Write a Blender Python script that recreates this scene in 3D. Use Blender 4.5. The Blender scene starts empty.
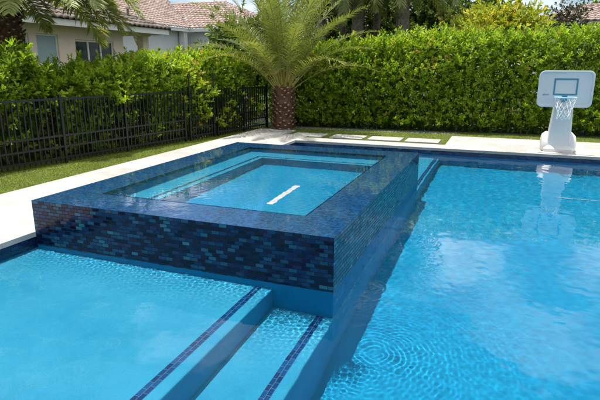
import bpy, bmesh, math, random
import numpy as np
from mathutils import Vector, Matrix, noise as mnoise
rad = math.radians
sc = bpy.context.scene
C = sc.collection
RNG = np.random.default_rng(11)
random.seed(5)

# ------------------------------------------------------------------ camera
cam_d = bpy.data.cameras.new('camera')
cam = bpy.data.objects.new('camera', cam_d)
C.objects.link(cam)
sc.camera = cam
cr = Vector((0.93207557, 0.36226114, 0.00141499))
cu = Vector((-0.09299139, 0.23548239, 0.96741958))
cf = Vector((-0.35012532, 0.90183974, -0.25317455))
m = Matrix(((cr.x, cu.x, -cf.x, 0), (cr.y, cu.y, -cf.y, 0), (cr.z, cu.z, -cf.z, 1.85), (0, 0, 0, 1)))
cam.matrix_world = m
cam_d.sensor_width = 36.0
cam_d.lens = 36.0 * 513.5 / 600
cam_d.clip_start = 0.05
cam_d.clip_end = 3000

# ------------------------------------------------------------------ node helpers
def new_mat(name):
    mt = bpy.data.materials.new(name)
    mt.use_nodes = True
    nt = mt.node_tree
    nt.nodes.clear()
    out = nt.nodes.new('ShaderNodeOutputMaterial')
    return mt, nt, out

def N(nt, typ, **kw):
    n = nt.nodes.new(typ)
    for k, v in kw.items():
        if k in n.inputs.keys() if hasattr(n.inputs, 'keys') else False:
            n.inputs[k].default_value = v
        else:
            setattr(n, k, v)
    return n

def setin(n, **kw):
    for k, v in kw.items():
        n.inputs[k.replace('_', ' ')].default_value = v

def L(nt, a, b):
    nt.links.new(a, b)

def ramp(nt, stops, interp='LINEAR'):
    r = nt.nodes.new('ShaderNodeValToRGB')
    r.color_ramp.interpolation = interp
    els = r.color_ramp.elements
    while len(els) > 1:
        els.remove(els[-1])
    els[0].position = stops[0][0]
    els[0].color = (*stops[0][1], 1)
    for p, c in stops[1:]:
        e = els.new(p)
        e.color = (*c, 1)
    return r

def simple_mat(name, col, rough=0.6, metallic=0.0, noise=0.12, scale=8.0, bump=0.0, spec=0.5, coat=0.0):
    mt, nt, out = new_mat(name)
    b = nt.nodes.new('ShaderNodeBsdfPrincipled')
    b.inputs['Roughness'].default_value = rough
    b.inputs['Metallic'].default_value = metallic
    b.inputs['Specular IOR Level'].default_value = spec
    b.inputs['Coat Weight'].default_value = coat
    tc = nt.nodes.new('ShaderNodeTexCoord')
    nz = nt.nodes.new('ShaderNodeTexNoise')
    nz.inputs['Scale'].default_value = scale
    nz.inputs['Detail'].default_value = 6
    L(nt, tc.outputs['Object'], nz.inputs['Vector'])
    r = ramp(nt, [(0.25, tuple(c * (1 - noise) for c in col)), (0.75, tuple(min(1, c * (1 + noise)) for c in col))])
    L(nt, nz.outputs['Fac'], r.inputs[0])
    L(nt, r.outputs[0], b.inputs['Base Color'])
    if bump:
        bp = nt.nodes.new('ShaderNodeBump')
        bp.inputs['Strength'].default_value = bump
        bp.inputs['Distance'].default_value = 0.01
        L(nt, nz.outputs['Fac'], bp.inputs['Height'])
        L(nt, bp.outputs[0], b.inputs['Normal'])
    L(nt, b.outputs[0], out.inputs[0])
    return mt

# ------------------------------------------------------------------ mesh helpers
def link(name, me, mat=None, parent=None, label=None, cat=None, group=None, kind=None, smooth=False):
    o = bpy.data.objects.new(name, me)
    C.objects.link(o)
    if mat is not None:
        for mm in (mat if isinstance(mat, (list, tuple)) else [mat]):
            me.materials.append(mm)
    if smooth and len(me.polygons):
        me.polygons.foreach_set('use_smooth', [True] * len(me.polygons))
    if parent is not None:
        o.parent = parent
    tagp(o, label, cat, group, kind)
    return o

def tagp(o, label=None, cat=None, group=None, kind=None):
    if label: o['label'] = label
    if cat: o['category'] = cat
    if group: o['group'] = group
    if kind: o['kind'] = kind
    return o

def empty(name, loc, label, cat, group=None, rz=0.0):
    o = bpy.data.objects.new(name, None)
    C.objects.link(o)
    o.location = loc
    o.rotation_euler = (0, 0, rz)
    o.empty_display_size = 0.2
    return tagp(o, label, cat, group)

class MB:
    """collects verts/faces with optional uv in metres and a material index"""
    def __init__(s):
        s.v = []; s.f = []; s.mi = []
    def quad(s, a, b, c, d, mi=0):
        n = len(s.v); s.v += [a, b, c, d]; s.f.append((n, n+1, n+2, n+3)); s.mi.append(mi)
    def poly(s, pts, mi=0):
        n = len(s.v); s.v += list(pts); s.f.append(tuple(range(n, n+len(pts)))); s.mi.append(mi)
    def box(s, x0, x1, y0, y1, z0, z1, mi=0, skip=''):
        p = [(x0,y0,z0),(x1,y0,z0),(x1,y1,z0),(x0,y1,z0),(x0,y0,z1),(x1,y0,z1),(x1,y1,z1),(x0,y1,z1)]
        n = len(s.v); s.v += p
        F = {'b':(0,3,2,1),'t':(4,5,6,7),'f':(0,1,5,4),'r':(1,2,6,5),'k':(2,3,7,6),'l':(3,0,4,7)}
        for k, f in F.items():
            if k not in skip:
                s.f.append(tuple(n+i for i in f)); s.mi.append(mi)
    def obox(s, c, ax, ay, az, mi=0):
        """oriented box: centre and three half-axis vectors"""
        c = Vector(c); ax = Vector(ax); ay = Vector(ay); az = Vector(az)
        n = len(s.v)
        for sz in (-1, 1):
            for sx, sy in ((-1,-1),(1,-1),(1,1),(-1,1)):
                s.v.append(tuple(c + ax*sx + ay*sy + az*sz))
        for f in ((0,3,2,1),(4,5,6,7),(0,1,5,4),(1,2,6,5),(2,3,7,6),(3,0,4,7)):
            s.f.append(tuple(n+i for i in f)); s.mi.append(mi)
    def tube(s, pts, rads, seg=8, mi=0, cap=True):
        pts = [Vector(p) for p in pts]
        if not isinstance(rads, (list, tuple)): rads = [rads]*len(pts)
        n0 = len(s.v)
        up = Vector((0,0,1))
        prev = None
        for i, p in enumerate(pts):
            t = (pts[min(i+1,len(pts)-1)] - pts[max(i-1,0)]).normalized()
            if prev is None:
                a = t.cross(up)
                if a.length < 1e-3: a = t.cross(Vector((1,0,0)))
                a.normalize()
            else:
                a = (prev - t*prev.dot(t)).normalized()
            prev = a
            b = t.cross(a)
            for k in range(seg):
                an = 2*math.pi*k/seg
                s.v.append(tuple(p + (a*math.cos(an)+b*math.sin(an))*rads[i]))
        for i in range(len(pts)-1):
            for k in range(seg):
                k2 = (k+1) % seg
                s.f.append((n0+i*seg+k, n0+i*seg+k2, n0+(i+1)*seg+k2, n0+(i+1)*seg+k)); s.mi.append(mi)
        if cap:
            s.f.append(tuple(n0+k for k in range(seg))[::-1]); s.mi.append(mi)
            s.f.append(tuple(n0+(len(pts)-1)*seg+k for k in range(seg))); s.mi.append(mi)
    def mesh(s, name, uv=False):
        me = bpy.data.meshes.new(name)
        me.from_pydata([tuple(p) for p in s.v], [], s.f)
        me.polygons.foreach_set('material_index', s.mi)
        if uv: box_uv(me)
        me.update()
        return me

def box_uv(me):
    uvl = me.uv_layers.new(name='UVMap')
    for p in me.polygons:
        n = p.normal
        ax = max(range(3), key=lambda k: abs(n[k]))
        for li in p.loop_indices:
            co = me.vertices[me.loops[li].vertex_index].co
            if ax == 0: uv = (co.y, co.z)
            elif ax == 1: uv = (co.x, co.z)
            else: uv = (co.x, co.y)
            uvl.data[li].uv = uv

def bevel(o, w=0.01, seg=2, ang=40):
    md = o.modifiers.new('bevel', 'BEVEL')
    md.width = w; md.segments = seg; md.limit_method = 'ANGLE'; md.angle_limit = rad(ang)
    return o

def np_mesh(name, verts, faces4=None, faces3=None, attr=None):
    """fast mesh from numpy arrays; faces are (n,4) and/or (n,3)"""
    me = bpy.data.meshes.new(name)
    nv = len(verts)
    me.vertices.add(nv)
    me.vertices.foreach_set('co', np.asarray(verts, np.float32).ravel())
    n4 = 0 if faces4 is None else len(faces4)
    n3 = 0 if faces3 is None else len(faces3)
    loops = []
    starts = []
    if n4:
        loops.append(np.asarray(faces4, np.int32).ravel()); starts.append(np.arange(n4)*4)
    if n3:
        loops.append(np.asarray(faces3, np.int32).ravel()); starts.append(n4*4 + np.arange(n3)*3)
    lp = np.concatenate(loops)
    me.loops.add(len(lp))
    me.loops.foreach_set('vertex_index', lp)
    me.polygons.add(n4+n3)
    me.polygons.foreach_set('loop_start', np.concatenate(starts).astype(np.int32))
    if attr is not None:
        a = me.attributes.new('rnd', 'FLOAT', 'POINT')
        a.data.foreach_set('value', np.asarray(attr, np.float32))
    me.update(calc_edges=True)
    me.validate()
    return me

# ------------------------------------------------------------------ world and sun
SUN_ELEV = 82.0
sun_dir = Vector((0.125, -0.018, -0.99)).normalized()      # direction the light travels
w = bpy.data.worlds.new('World')
sc.world = w
w.use_nodes = True
nt = w.node_tree
nt.nodes.clear()
wo = nt.nodes.new('ShaderNodeOutputWorld')
bg = nt.nodes.new('ShaderNodeBackground')
bg.inputs[1].default_value = 0.092
sky = nt.nodes.new('ShaderNodeTexSky')
sky.sky_type = 'NISHITA'
sky.sun_disc = False
sky.sun_elevation = rad(SUN_ELEV)
sky.sun_rotation = math.atan2(-sun_dir.x, -sun_dir.y)
sky.air_density = 1.0
sky.dust_density = 0.6
sky.ozone_density = 1.5
tc = nt.nodes.new('ShaderNodeTexCoord')
# cumulus: a cloud deck seen in perspective (direction divided by its height)
sep = nt.nodes.new('ShaderNodeSeparateXYZ')
L(nt, tc.outputs['Generated'], sep.inputs[0])
mx = nt.nodes.new('ShaderNodeMath'); mx.operation = 'MAXIMUM'; mx.inputs[1].default_value = 0.0
L(nt, sep.outputs[2], mx.inputs[0])
ad = nt.nodes.new('ShaderNodeMath'); ad.operation = 'ADD'; ad.inputs[1].default_value = 0.16
L(nt, mx.outputs[0], ad.inputs[0])
dv = nt.nodes.new('ShaderNodeVectorMath'); dv.operation = 'DIVIDE'
cmb = nt.nodes.new('ShaderNodeCombineXYZ')
for i in range(3): L(nt, ad.outputs[0], cmb.inputs[i])
L(nt, tc.outputs['Generated'], dv.inputs[0]); L(nt, cmb.outputs[0], dv.inputs[1])
mp = nt.nodes.new('ShaderNodeMapping')
mp.inputs['Location'].default_value = (1.75, 5.96, 0.0)
mp.inputs['Scale'].default_value = (1.0, 1.0, 0.3)
L(nt, dv.outputs[0], mp.inputs[0])
nz = nt.nodes.new('ShaderNodeTexNoise'); nz.inputs['Scale'].default_value = 1.15
nz.inputs['Detail'].default_value = 9; nz.inputs['Roughness'].default_value = 0.58; nz.inputs['Distortion'].default_value = 0.25
L(nt, mp.outputs[0], nz.inputs['Vector'])
cr_ = ramp(nt, [(0.475, (0, 0, 0)), (0.56, (1, 1, 1))])
L(nt, nz.outputs['Fac'], cr_.inputs[0])
nz2 = nt.nodes.new('ShaderNodeTexNoise'); nz2.inputs['Scale'].default_value = 3.0; nz2.inputs['Detail'].default_value = 6
L(nt, mp.outputs[0], nz2.inputs['Vector'])
ccol = ramp(nt, [(0.3, (9.0, 9.4, 9.9)), (0.7, (15.5, 15.6, 15.7))])
L(nt, nz2.outputs['Fac'], ccol.inputs[0])
mix = nt.nodes.new('ShaderNodeMixRGB')
fd = nt.nodes.new('ShaderNodeMapRange'); fd.interpolation_type = 'SMOOTHSTEP'
setin(fd, From_Min=0.11, From_Max=0.22, To_Min=0.30, To_Max=1.0)
L(nt, sep.outputs[2], fd.inputs['Value'])
fm = nt.nodes.new('ShaderNodeMath'); fm.operation = 'MULTIPLY'
L(nt, cr_.outputs[0], fm.inputs[0]); L(nt, fd.outputs[0], fm.inputs[1])
L(nt, fm.outputs[0], mix.inputs[0]); L(nt, sky.outputs[0], mix.inputs[1]); L(nt, ccol.outputs[0], mix.inputs[2])
L(nt, mix.outputs[0], bg.inputs[0]); L(nt, bg.outputs[0], wo.inputs[0])

sd = bpy.data.lights.new('sun', 'SUN')
sd.energy = 4.5
sd.angle = rad(0.55)
sd.color = (1.0, 0.965, 0.90)
sun = bpy.data.objects.new('sun', sd)
C.objects.link(sun)
sun.rotation_euler = sun_dir.to_track_quat('-Z', 'Y').to_euler()
sd.cycles.is_caustics_light = True

sc.view_settings.view_transform = 'Standard'
sc.view_settings.look = 'None'
sc.view_settings.exposure = 0.46
sc.view_settings.gamma = 1.0
cy = sc.cycles if hasattr(sc, 'cycles') else None
sc.render.engine = 'CYCLES'
sc.cycles.use_denoising = True
try:
    sc.cycles.denoiser = 'OPENIMAGEDENOISE'
    sc.cycles.denoising_input_passes = 'RGB_ALBEDO_NORMAL'
    sc.cycles.denoising_prefilter = 'ACCURATE'
except Exception: pass
sc.cycles.max_bounces = 10
sc.cycles.diffuse_bounces = 3
sc.cycles.glossy_bounces = 4
sc.cycles.transmission_bounces = 8
sc.cycles.transparent_max_bounces = 12
sc.cycles.caustics_refractive = True
sc.cycles.caustics_reflective = False
sc.cycles.sample_clamp_indirect = 4.0
sc.cycles.blur_glossy = 0.5

# ------------------------------------------------------------------ materials of the pool
def plaster_mat(name, c0, c1):
    mt, nt, out = new_mat(name)
    b = nt.nodes.new('ShaderNodeBsdfPrincipled')
    b.inputs['Roughness'].default_value = 0.75
    b.inputs['Specular IOR Level'].default_value = 0.1
    tc = nt.nodes.new('ShaderNodeTexCoord')
    n1 = nt.nodes.new('ShaderNodeTexNoise'); setin(n1, Scale=1.6, Detail=5.0, Roughness=0.6)
    n2 = nt.nodes.new('ShaderNodeTexNoise'); setin(n2, Scale=140.0, Detail=2.0)
    L(nt, tc.outputs['Object'], n1.inputs['Vector']); L(nt, tc.outputs['Object'], n2.inputs['Vector'])
    mm = nt.nodes.new('ShaderNodeMixRGB'); mm.inputs[0].default_value = 0.35
    L(nt, n1.outputs['Fac'], mm.inputs[1]); L(nt, n2.outputs['Fac'], mm.inputs[2])
    r = ramp(nt, [(0.32, c0), (0.68, c1)])
    L(nt, mm.outputs[0], r.inputs[0]); L(nt, r.outputs[0], b.inputs['Base Color'])
    bp = nt.nodes.new('ShaderNodeBump'); bp.inputs['Strength'].default_value = 0.25; bp.inputs['Distance'].default_value = 0.004
    L(nt, n2.outputs['Fac'], bp.inputs['Height']); L(nt, bp.outputs[0], b.inputs['Normal'])
    L(nt, b.outputs[0], out.inputs[0])
    return mt

M_PLASTER = plaster_mat('deep_tint_plaster', (0.002, 0.235, 0.45), (0.006, 0.31, 0.54))  # tint of light absorbed by deep water is put into the plaster colour
M_SHELF = plaster_mat('shallow_tint_plaster', (0.014, 0.275, 0.47), (0.05, 0.38, 0.585))  # same plaster, painted paler to imitate light through shallow water

def tile_mat(name, bw, bh, grout, stops, rough=0.12, offset=0.5, mort=0.0018, tilt=0.10, mottle=0.5):
    mt, nt, out = new_mat(name)
    b = nt.nodes.new('ShaderNodeBsdfPrincipled')
    uv = nt.nodes.new('ShaderNodeUVMap')
    br = nt.nodes.new('ShaderNodeTexBrick')
    br.offset = offset; br.squash = 1.0
    br.inputs['Color1'].default_value = (0, 0, 0, 1); br.inputs['Color2'].default_value = (1, 1, 1, 1)
    br.inputs['Mortar'].default_value = (0.5, 0.5, 0.5, 1)
    br.inputs['Scale'].default_value = 1.0
    br.inputs['Mortar Size'].default_value = mort
    br.inputs['Mortar Smooth'].default_value = 0.15
    br.inputs['Brick Width'].default_value = bw
    br.inputs['Row Height'].default_value = bh
    L(nt, uv.outputs[0], br.inputs['Vector'])
    r = ramp(nt, stops)
    L(nt, br.outputs['Color'], r.inputs[0])
    mm = nt.nodes.new('ShaderNodeMixRGB'); mm.inputs[2].default_value = (*grout, 1)
    L(nt, br.outputs['Fac'], mm.inputs[0])
    # cloudy glass: slight tone drift inside each tile
    nz = nt.nodes.new('ShaderNodeTexNoise'); setin(nz, Scale=60.0, Detail=3.0)
    L(nt, uv.outputs[0], nz.inputs['Vector'])
    hs = nt.nodes.new('ShaderNodeMixRGB'); hs.blend_type = 'MULTIPLY'; hs.inputs[0].default_value = mottle
    rr = ramp(nt, [(0.3, (0.6, 0.6, 0.6)), (0.7, (1.3, 1.3, 1.3))])
    L(nt, nz.outputs['Fac'], rr.inputs[0])
    L(nt, r.outputs[0], hs.inputs[1]); L(nt, rr.outputs[0], hs.inputs[2])
    L(nt, hs.outputs[0], mm.inputs[1])
    L(nt, mm.outputs[0], b.inputs['Base Color'])
    rg = nt.nodes.new('ShaderNodeMapRange')
    rg.inputs['To Min'].default_value = rough; rg.inputs['To Max'].default_value = 0.6
    L(nt, br.outputs['Fac'], rg.inputs['Value']); L(nt, rg.outputs[0], b.inputs['Roughness'])
    b.inputs['Specular IOR Level'].default_value = 0.6
    # each tile sits at its own tiny tilt: bump from the per-tile value plus the joint
    bp = nt.nodes.new('ShaderNodeBump'); bp.invert = True
    bp.inputs['Strength'].default_value = 0.5; bp.inputs['Distance'].default_value = 0.002
    L(nt, br.outputs['Fac'], bp.inputs['Height'])
    bp2 = nt.nodes.new('ShaderNodeBump'); bp2.inputs['Strength'].default_value = 0.35; bp2.inputs['Distance'].default_value = 0.0015
    L(nt, nz.outputs['Fac'], bp2.inputs['Height']); L(nt, bp.outputs[0], bp2.inputs['Normal'])
    L(nt, bp2.outputs[0], b.inputs['Normal'])
    # each piece of glass is set at its own slight tilt
    wn = nt.nodes.new('ShaderNodeTexWhiteNoise'); wn.noise_dimensions = '3D'
    L(nt, br.outputs['Color'], wn.inputs['Vector'])
    sb = nt.nodes.new('ShaderNodeVectorMath'); sb.operation = 'SUBTRACT'; sb.inputs[1].default_value = (0.5, 0.5, 0.5)
    sc_ = nt.nodes.new('ShaderNodeVectorMath'); sc_.operation = 'SCALE'; sc_.inputs['Scale'].default_value = tilt
    ge = nt.nodes.new('ShaderNodeNewGeometry')
    an = nt.nodes.new('ShaderNodeVectorMath'); an.operation = 'ADD'
    nn = nt.nodes.new('ShaderNodeVectorMath'); nn.operation = 'NORMALIZE'
    L(nt, wn.outputs['Color'], sb.inputs[0]); L(nt, sb.outputs[0], sc_.inputs[0])
    L(nt, ge.outputs['Normal'], an.inputs[0]); L(nt, sc_.outputs[0], an.inputs[1]); L(nt, an.outputs[0], nn.inputs[0])
    L(nt, nn.outputs[0], bp.inputs['Normal'])
    L(nt, b.outputs[0], out.inputs[0])
    return mt, b, br

M_SPATILE, spa_b, spa_br = tile_mat('glass_mosaic', 0.080, 0.0365, (0.002, 0.004, 0.012), [
    (0.0, (0.001, 0.003, 0.014)), (0.38, (0.002, 0.009, 0.042)), (0.58, (0.004, 0.026, 0.090)),
    (0.76, (0.006, 0.042, 0.105)), (0.92, (0.010, 0.085, 0.15)), (1.0, (0.03, 0.16, 0.21))], rough=0.12, mort=0.0032)
M_TOPTILE, top_b, _ = tile_mat('small_mosaic', 0.0248, 0.0248, (0.012, 0.05, 0.12), [
    (0.0, (0.001, 0.022, 0.075)), (0.5, (0.001, 0.045, 0.135)), (1.0, (0.002, 0.075, 0.20))], rough=0.2, offset=0.0, mort=0.0012, tilt=0.02, mottle=0.15)
def wet(mt, b):
    # a running film of water over the tiles: a clear coat with its own slow ripples
    nt = mt.node_tree
    tc = nt.nodes.new('ShaderNodeTexCoord')
    n1 = nt.nodes.new('ShaderNodeTexNoise'); setin(n1, Scale=5.0, Detail=3.0)
    n2 = nt.nodes.new('ShaderNodeTexNoise'); setin(n2, Scale=22.0, Detail=2.0)
    L(nt, tc.outputs['Object'], n1.inputs['Vector']); L(nt, tc.outputs['Object'], n2.inputs['Vector'])
    b1 = nt.nodes.new('ShaderNodeBump'); b1.inputs['Strength'].default_value = 1.0; b1.inputs['Distance'].default_value = 0.0022
    b2 = nt.nodes.new('ShaderNodeBump'); b2.inputs['Strength'].default_value = 1.0; b2.inputs['Distance'].default_value = 0.00025
    L(nt, n1.outputs['Fac'], b1.inputs['Height']); L(nt, n2.outputs['Fac'], b2.inputs['Height']); L(nt, b1.outputs[0], b2.inputs['Normal'])
    L(nt, b2.outputs[0], b.inputs['Coat Normal'])
    b.inputs['Coat Weight'].default_value = 1.0; b.inputs['Coat Roughness'].default_value = 0.01; b.inputs['Coat IOR'].default_value = 1.42
top_b.inputs['Specular IOR Level'].default_value = 0.08
spa_b.inputs["Specular IOR Level"].default_value = 0.30
wet(M_TOPTILE, top_b)
M_LINETILE, _, _ = tile_mat('step_line_mosaic', 0.074, 0.036, (0.02, 0.20, 0.36), [
    (0.0, (0.001, 0.03, 0.11)), (0.6, (0.002, 0.05, 0.17)), (1.0, (0.003, 0.08, 0.24))], rough=0.25, mort=0.002)

M_BANDTILE, _, _ = tile_mat('navy_waterline_mosaic', 0.080, 0.0365, (0.004, 0.007, 0.022), [
    (0.0, (0.003, 0.010, 0.045)), (0.6, (0.005, 0.020, 0.085)), (1.0, (0.010, 0.05, 0.14))], rough=0.15, mort=0.0025)
# ------------------------------------------------------------------ water
def water_mat(name, absorb):
    mt, nt, out = new_mat(name)
    g = nt.nodes.new('ShaderNodeBsdfGlass')
    g.inputs['IOR'].default_value = 1.333
    g.inputs['Roughness'].default_value = 0.0
    L(nt, g.outputs[0], out.inputs[0])
    return mt
M_WATER = water_mat('pool_water', ((0.25, 0.90, 0.985), 0.75))

PX0, PX1, PY0, PY1 = -4.56, 6.6, -3.2, 11.40
SX0, SX1, SY0, SY1 = -4.53, -1.19, 3.85, 8.43
SH = 0.475          # spa water film level

def wave(X, Y, seed, amp, lams, n, dirbias=None):
    r = np.random.default_rng(seed)
    Z = np.zeros_like(X)
    for i in range(n):
        lam = math.exp(r.uniform(math.log(lams[0]), math.log(lams[1])))
        th = r.uniform(0, 2*math.pi) if dirbias is None else r.normal(dirbias[0], dirbias[1])
        ph = r.uniform(0, 2*math.pi)
        k = 2*math.pi/lam
        Z += amp*lam/math.sqrt(n)*np.sin(k*(X*math.cos(th)+Y*math.sin(th)) + ph)
    return Z

def water_grid(name, x0, x1, y0, y1, z, step, hfun, hole=None, fx=None, fy=None):
    def axis(a, b_, fine):
        out = [a]
        while out[-1] < b_:
            out.append(out[-1] + (step*0.40 if fine and fine[0] <= out[-1] <= fine[1] else step))
        out[-1] = b_
        return np.array(out)
    xs = axis(x0, x1, fx); ys = axis(y0, y1, fy); nx = len(xs); ny = len(ys)
    if hole:
        for k, v in (('x', hole[0]), ('x', hole[1]), ('y', hole[2]), ('y', hole[3])):
            arr = xs if k == 'x' else ys
            arr[np.abs(arr-v).argmin()] = v
    X, Y = np.meshgrid(xs, ys)
    Z = z + hfun(X, Y)
    V = np.stack([X, Y, Z], -1).reshape(-1, 3)
    i = np.arange(nx*ny).reshape(ny, nx)
    F = np.stack([i[:-1,:-1], i[:-1,1:], i[1:,1:], i[1:,:-1]], -1)
    if hole:
        cx = (X[:-1,:-1]+X[1:,1:])/2; cyy = (Y[:-1,:-1]+Y[1:,1:])/2
        keep = ~((cx > hole[0]) & (cx < hole[1]) & (cyy > hole[2]) & (cyy < hole[3]))
        F = F[keep]
    F = F.reshape(-1, 4)
    used = np.zeros(len(V), bool); used[F.ravel()] = True
    remap = np.cumsum(used)-1
    me = np_mesh(name, V[used], remap[F])
    return me

def pool_h(X, Y):
    Z = wave(X, Y, 3, 0.0022, (0.35, 2.2), 26)
    Z += wave(X, Y, 4, 0.0022, (0.09, 0.30), 30, (1.2, 0.9))
    # how lively the surface is varies over the pool
    patch = 0.55 + 0.45*np.sin(X*0.9+1.3)*np.cos(Y*0.7-0.4)
    calm = 1 - 0.6*np.exp(-((X+1.8)/0.9)**2)*(Y < SY0)
    Z *= (patch*0.8+0.45)*calm
    # rings spreading from where drops fall off the spa corner
    ir = 1 + 0.8*wave(X, Y, 31, 1.0, (0.3, 0.8), 8)
    for cx, cy_, a, lam, dec in ((-0.97, 4.02, 0.00034, 0.050, 0.34), (-0.78, 4.24, 0.00016, 0.047, 0.28), (-1.02, 3.75, 0.00014, 0.044, 0.35), (-0.30, 3.2, 0.00006, 0.055, 0.4)):
        an = np.arctan2(Y-cy_, X-cx)
        R = np.hypot(X-cx, Y-cy_) + 0.008*np.sin(4*an+cx*9) + 0.4*wave(X, Y, 36, 0.02, (0.15, 0.5), 8)
        Z += a*ir*np.clip((X+1.45)/0.35, 0, 1)*(0.75+0.25*np.sin(3*an+cx*5))*np.sin(2*math.pi*R/lam - 1.0)*np.exp(-R/dec)*np.clip(R/0.12, 0, 1)
    Z += wave(X, Y, 35, 0.0013, (0.04, 0.09), 24)*np.exp(-((X+0.45)**2+(Y-4.2)**2)/0.9)
    # choppy fringe at the foot of the spa front and right face
    d = np.clip(SY0-Y, 0, None)
    inx = 1/(1+np.exp(-(SX1+0.1-X)/0.08))
    Z += wave(X, Y, 9, 0.034, (0.024, 0.075), 30)*np.exp(-d/0.20)*(d > 0)*inx
    d = np.clip(X-SX1, 0, None)
    Z += wave(X, Y, 12, 0.0040, (0.06, 0.12), 14)*np.exp(-d/0.12)*(Y > SY0)*(Y < SY1)
    return Z

me = water_grid('water', PX0-0.015, PX1+0.015, PY0-0.015, PY1+0.015, 0.0, 0.02, pool_h, (SX0+0.01, SX1-0.012, SY0+0.012, SY1-0.012), (-4.6, 0.6), (2.4, 5.0))
water = link('water', me, M_WATER, label='clear blue rippling water filling the main pool around the raised spa', cat='water', kind='structure', smooth=True)
water.cycles.is_caustics_caster = True

IX0, IX1, IY0, IY1 = -4.03, -1.64, 4.36, 7.95
def spa_h(X, Y):
    Z = wave(X, Y, 21, 0.0008, (0.25, 1.2), 20) + wave(X, Y, 22, 0.0022, (0.05, 0.12), 24)
    e = np.minimum(np.minimum(X-IX0, IX1-X), np.minimum(Y-IY0, IY1-Y))
    return Z*np.clip(0.15+e/0.3, 0.15, 1)
me = water_grid('spa_water', IX0-0.012, IX1+0.012, IY0-0.012, IY1+0.012, SH+0.003, 0.018, spa_h)
spaw = link('spa_water', me, M_WATER, label='still water filling the raised spa to the brim and sheeting over its rim', cat='water', kind='structure', smooth=True)
spaw.cycles.is_caustics_caster = True

# ------------------------------------------------------------------ swimming pool shell
pool = empty('swimming_pool', (0, 0, -1.25), 'large blue in-ground swimming pool with steps and a raised spa in it', 'pool')
def child(name, mb_or_me, mat, parent, uv=False, **kw):
    me = mb_or_me.mesh(name, uv) if isinstance(mb_or_me, MB) else mb_or_me
    o = link(name, me, mat, parent, **kw)
    # meshes are modelled in world coordinates: undo the parent's offset
    pm = Matrix.Translation(parent.location) @ Matrix.Rotation(parent.rotation_euler.z, 4, 'Z')
    me.transform(pm.inverted()) if parent.parent is None else None
    return o

D1, D2, D3 = -0.19, -0.56, -1.22
EX1, EX2 = -1.76, -1.18
b = MB()
b.quad((EX2, PY0, D3), (PX1, PY0, D3-0.15), (PX1, PY1, D3-0.15), (EX2, PY1, D3))           # floor
b.quad((PX1, PY0, D3-0.2), (PX1, PY0, 0.0), (PX1, PY1, 0.0), (PX1, PY1, D3-0.2))
b.quad((PX0, PY1, -0.05), (PX0, PY1, D3-0.2), (PX1, PY1, D3-0.2), (PX1, PY1, -0.05))       # far wall
b.quad((PX0, PY0, D3), (PX0, PY1, D3), (PX0, PY1, -0.05), (PX0, PY0, -0.05))               # left wall
b.quad((PX0, PY0, 0.0), (PX1, PY0, 0.0), (PX1, PY0, D3-0.2), (PX0, PY0, D3-0.2))
basin = child('basin', b, M_PLASTER, pool)
b = MB()
T = 0.15
b.quad((PX0, PY1-0.006, 0.078), (PX0, PY1-0.006, -T), (PX1, PY1-0.006, -T), (PX1, PY1-0.006, 0.078))
b.quad((PX0, PY1-0.006, -T), (PX0, PY1, -T), (PX1, PY1, -T), (PX1, PY1-0.006, -T))
b.quad((PX0+0.006, PY0, -T), (PX0+0.006, PY1-0.006, -T), (PX0+0.006, PY1-0.006, 0.078), (PX0+0.006, PY0, 0.078))
b.quad((PX1-0.006, PY0, 0.078), (PX1-0.006, PY1, 0.078), (PX1-0.006, PY1, -T), (PX1-0.006, PY0, -T))
b.quad((PX0, PY0+0.006, 0.078), (PX1, PY0+0.006, 0.078), (PX1, PY0+0.006, -T), (PX0, PY0+0.006, -T))
child('waterline_tile', b, M_BANDTILE, pool, uv=True)
b = MB()
b.box(PX0-0.01, EX1, PY0-0.01, SY0+0.2, -1.3, D1)
shelf = bevel(child('sun_shelf', b, M_SHELF, pool), 0.015)
b = MB()
b.box(EX1-0.01, EX2, PY0-0.01, PY1+0.01, -1.3, D2)
b.box(PX0-0.01, EX1-0.012, SY1-0.2, PY1+0.01, -1.3, D2-0.001)
step = bevel(child('step', b, M_SHELF, pool), 0.015)
def line_tile(x0, x1, y0, y1, z, parent, name='tile_line', swap=False):
    bb = MB()
    bb.box(x0, x1, y0, y1, z-0.004, z+0.003)
    me = bb.mesh(name)
    uvl = me.uv_layers.new(name='UVMap')
    for lp in me.loops:
        co = me.vertices[lp.vertex_index].co
        uvl.data[lp.index].uv = ((co.y, co.x-x0) if not swap else (co.x, co.y-y0))
    root = parent
    while root.parent: root = root.parent
    o = link(name, me, M_LINETILE, parent)
    me.transform(Matrix.Translation(-root.location))
    return o
for (a, c_, y0, y1, z, par) in ((-1.931, -1.859, PY0, SY0, D1, shelf), (-1.341, -1.269, PY0, SY0, D2, step), (-1.281, -1.209, SY1, PY1, D2, step)):
    t = line_tile(a, c_, y0, y1, z, par)
# long channel drain on the deep floor
b = MB()
b.box(1.0, 2.6, 9.41, 9.44, D3-0.08, D3-0.015)
M_WHITEPL = simple_mat('white_plastic', (0.75, 0.78, 0.80), 0.4, noise=0.05)
child('drain_channel', b, simple_mat('drain_grating', (0.35, 0.55, 0.66), 0.5), pool, label='long thin white drain channel in the deep floor')

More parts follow.
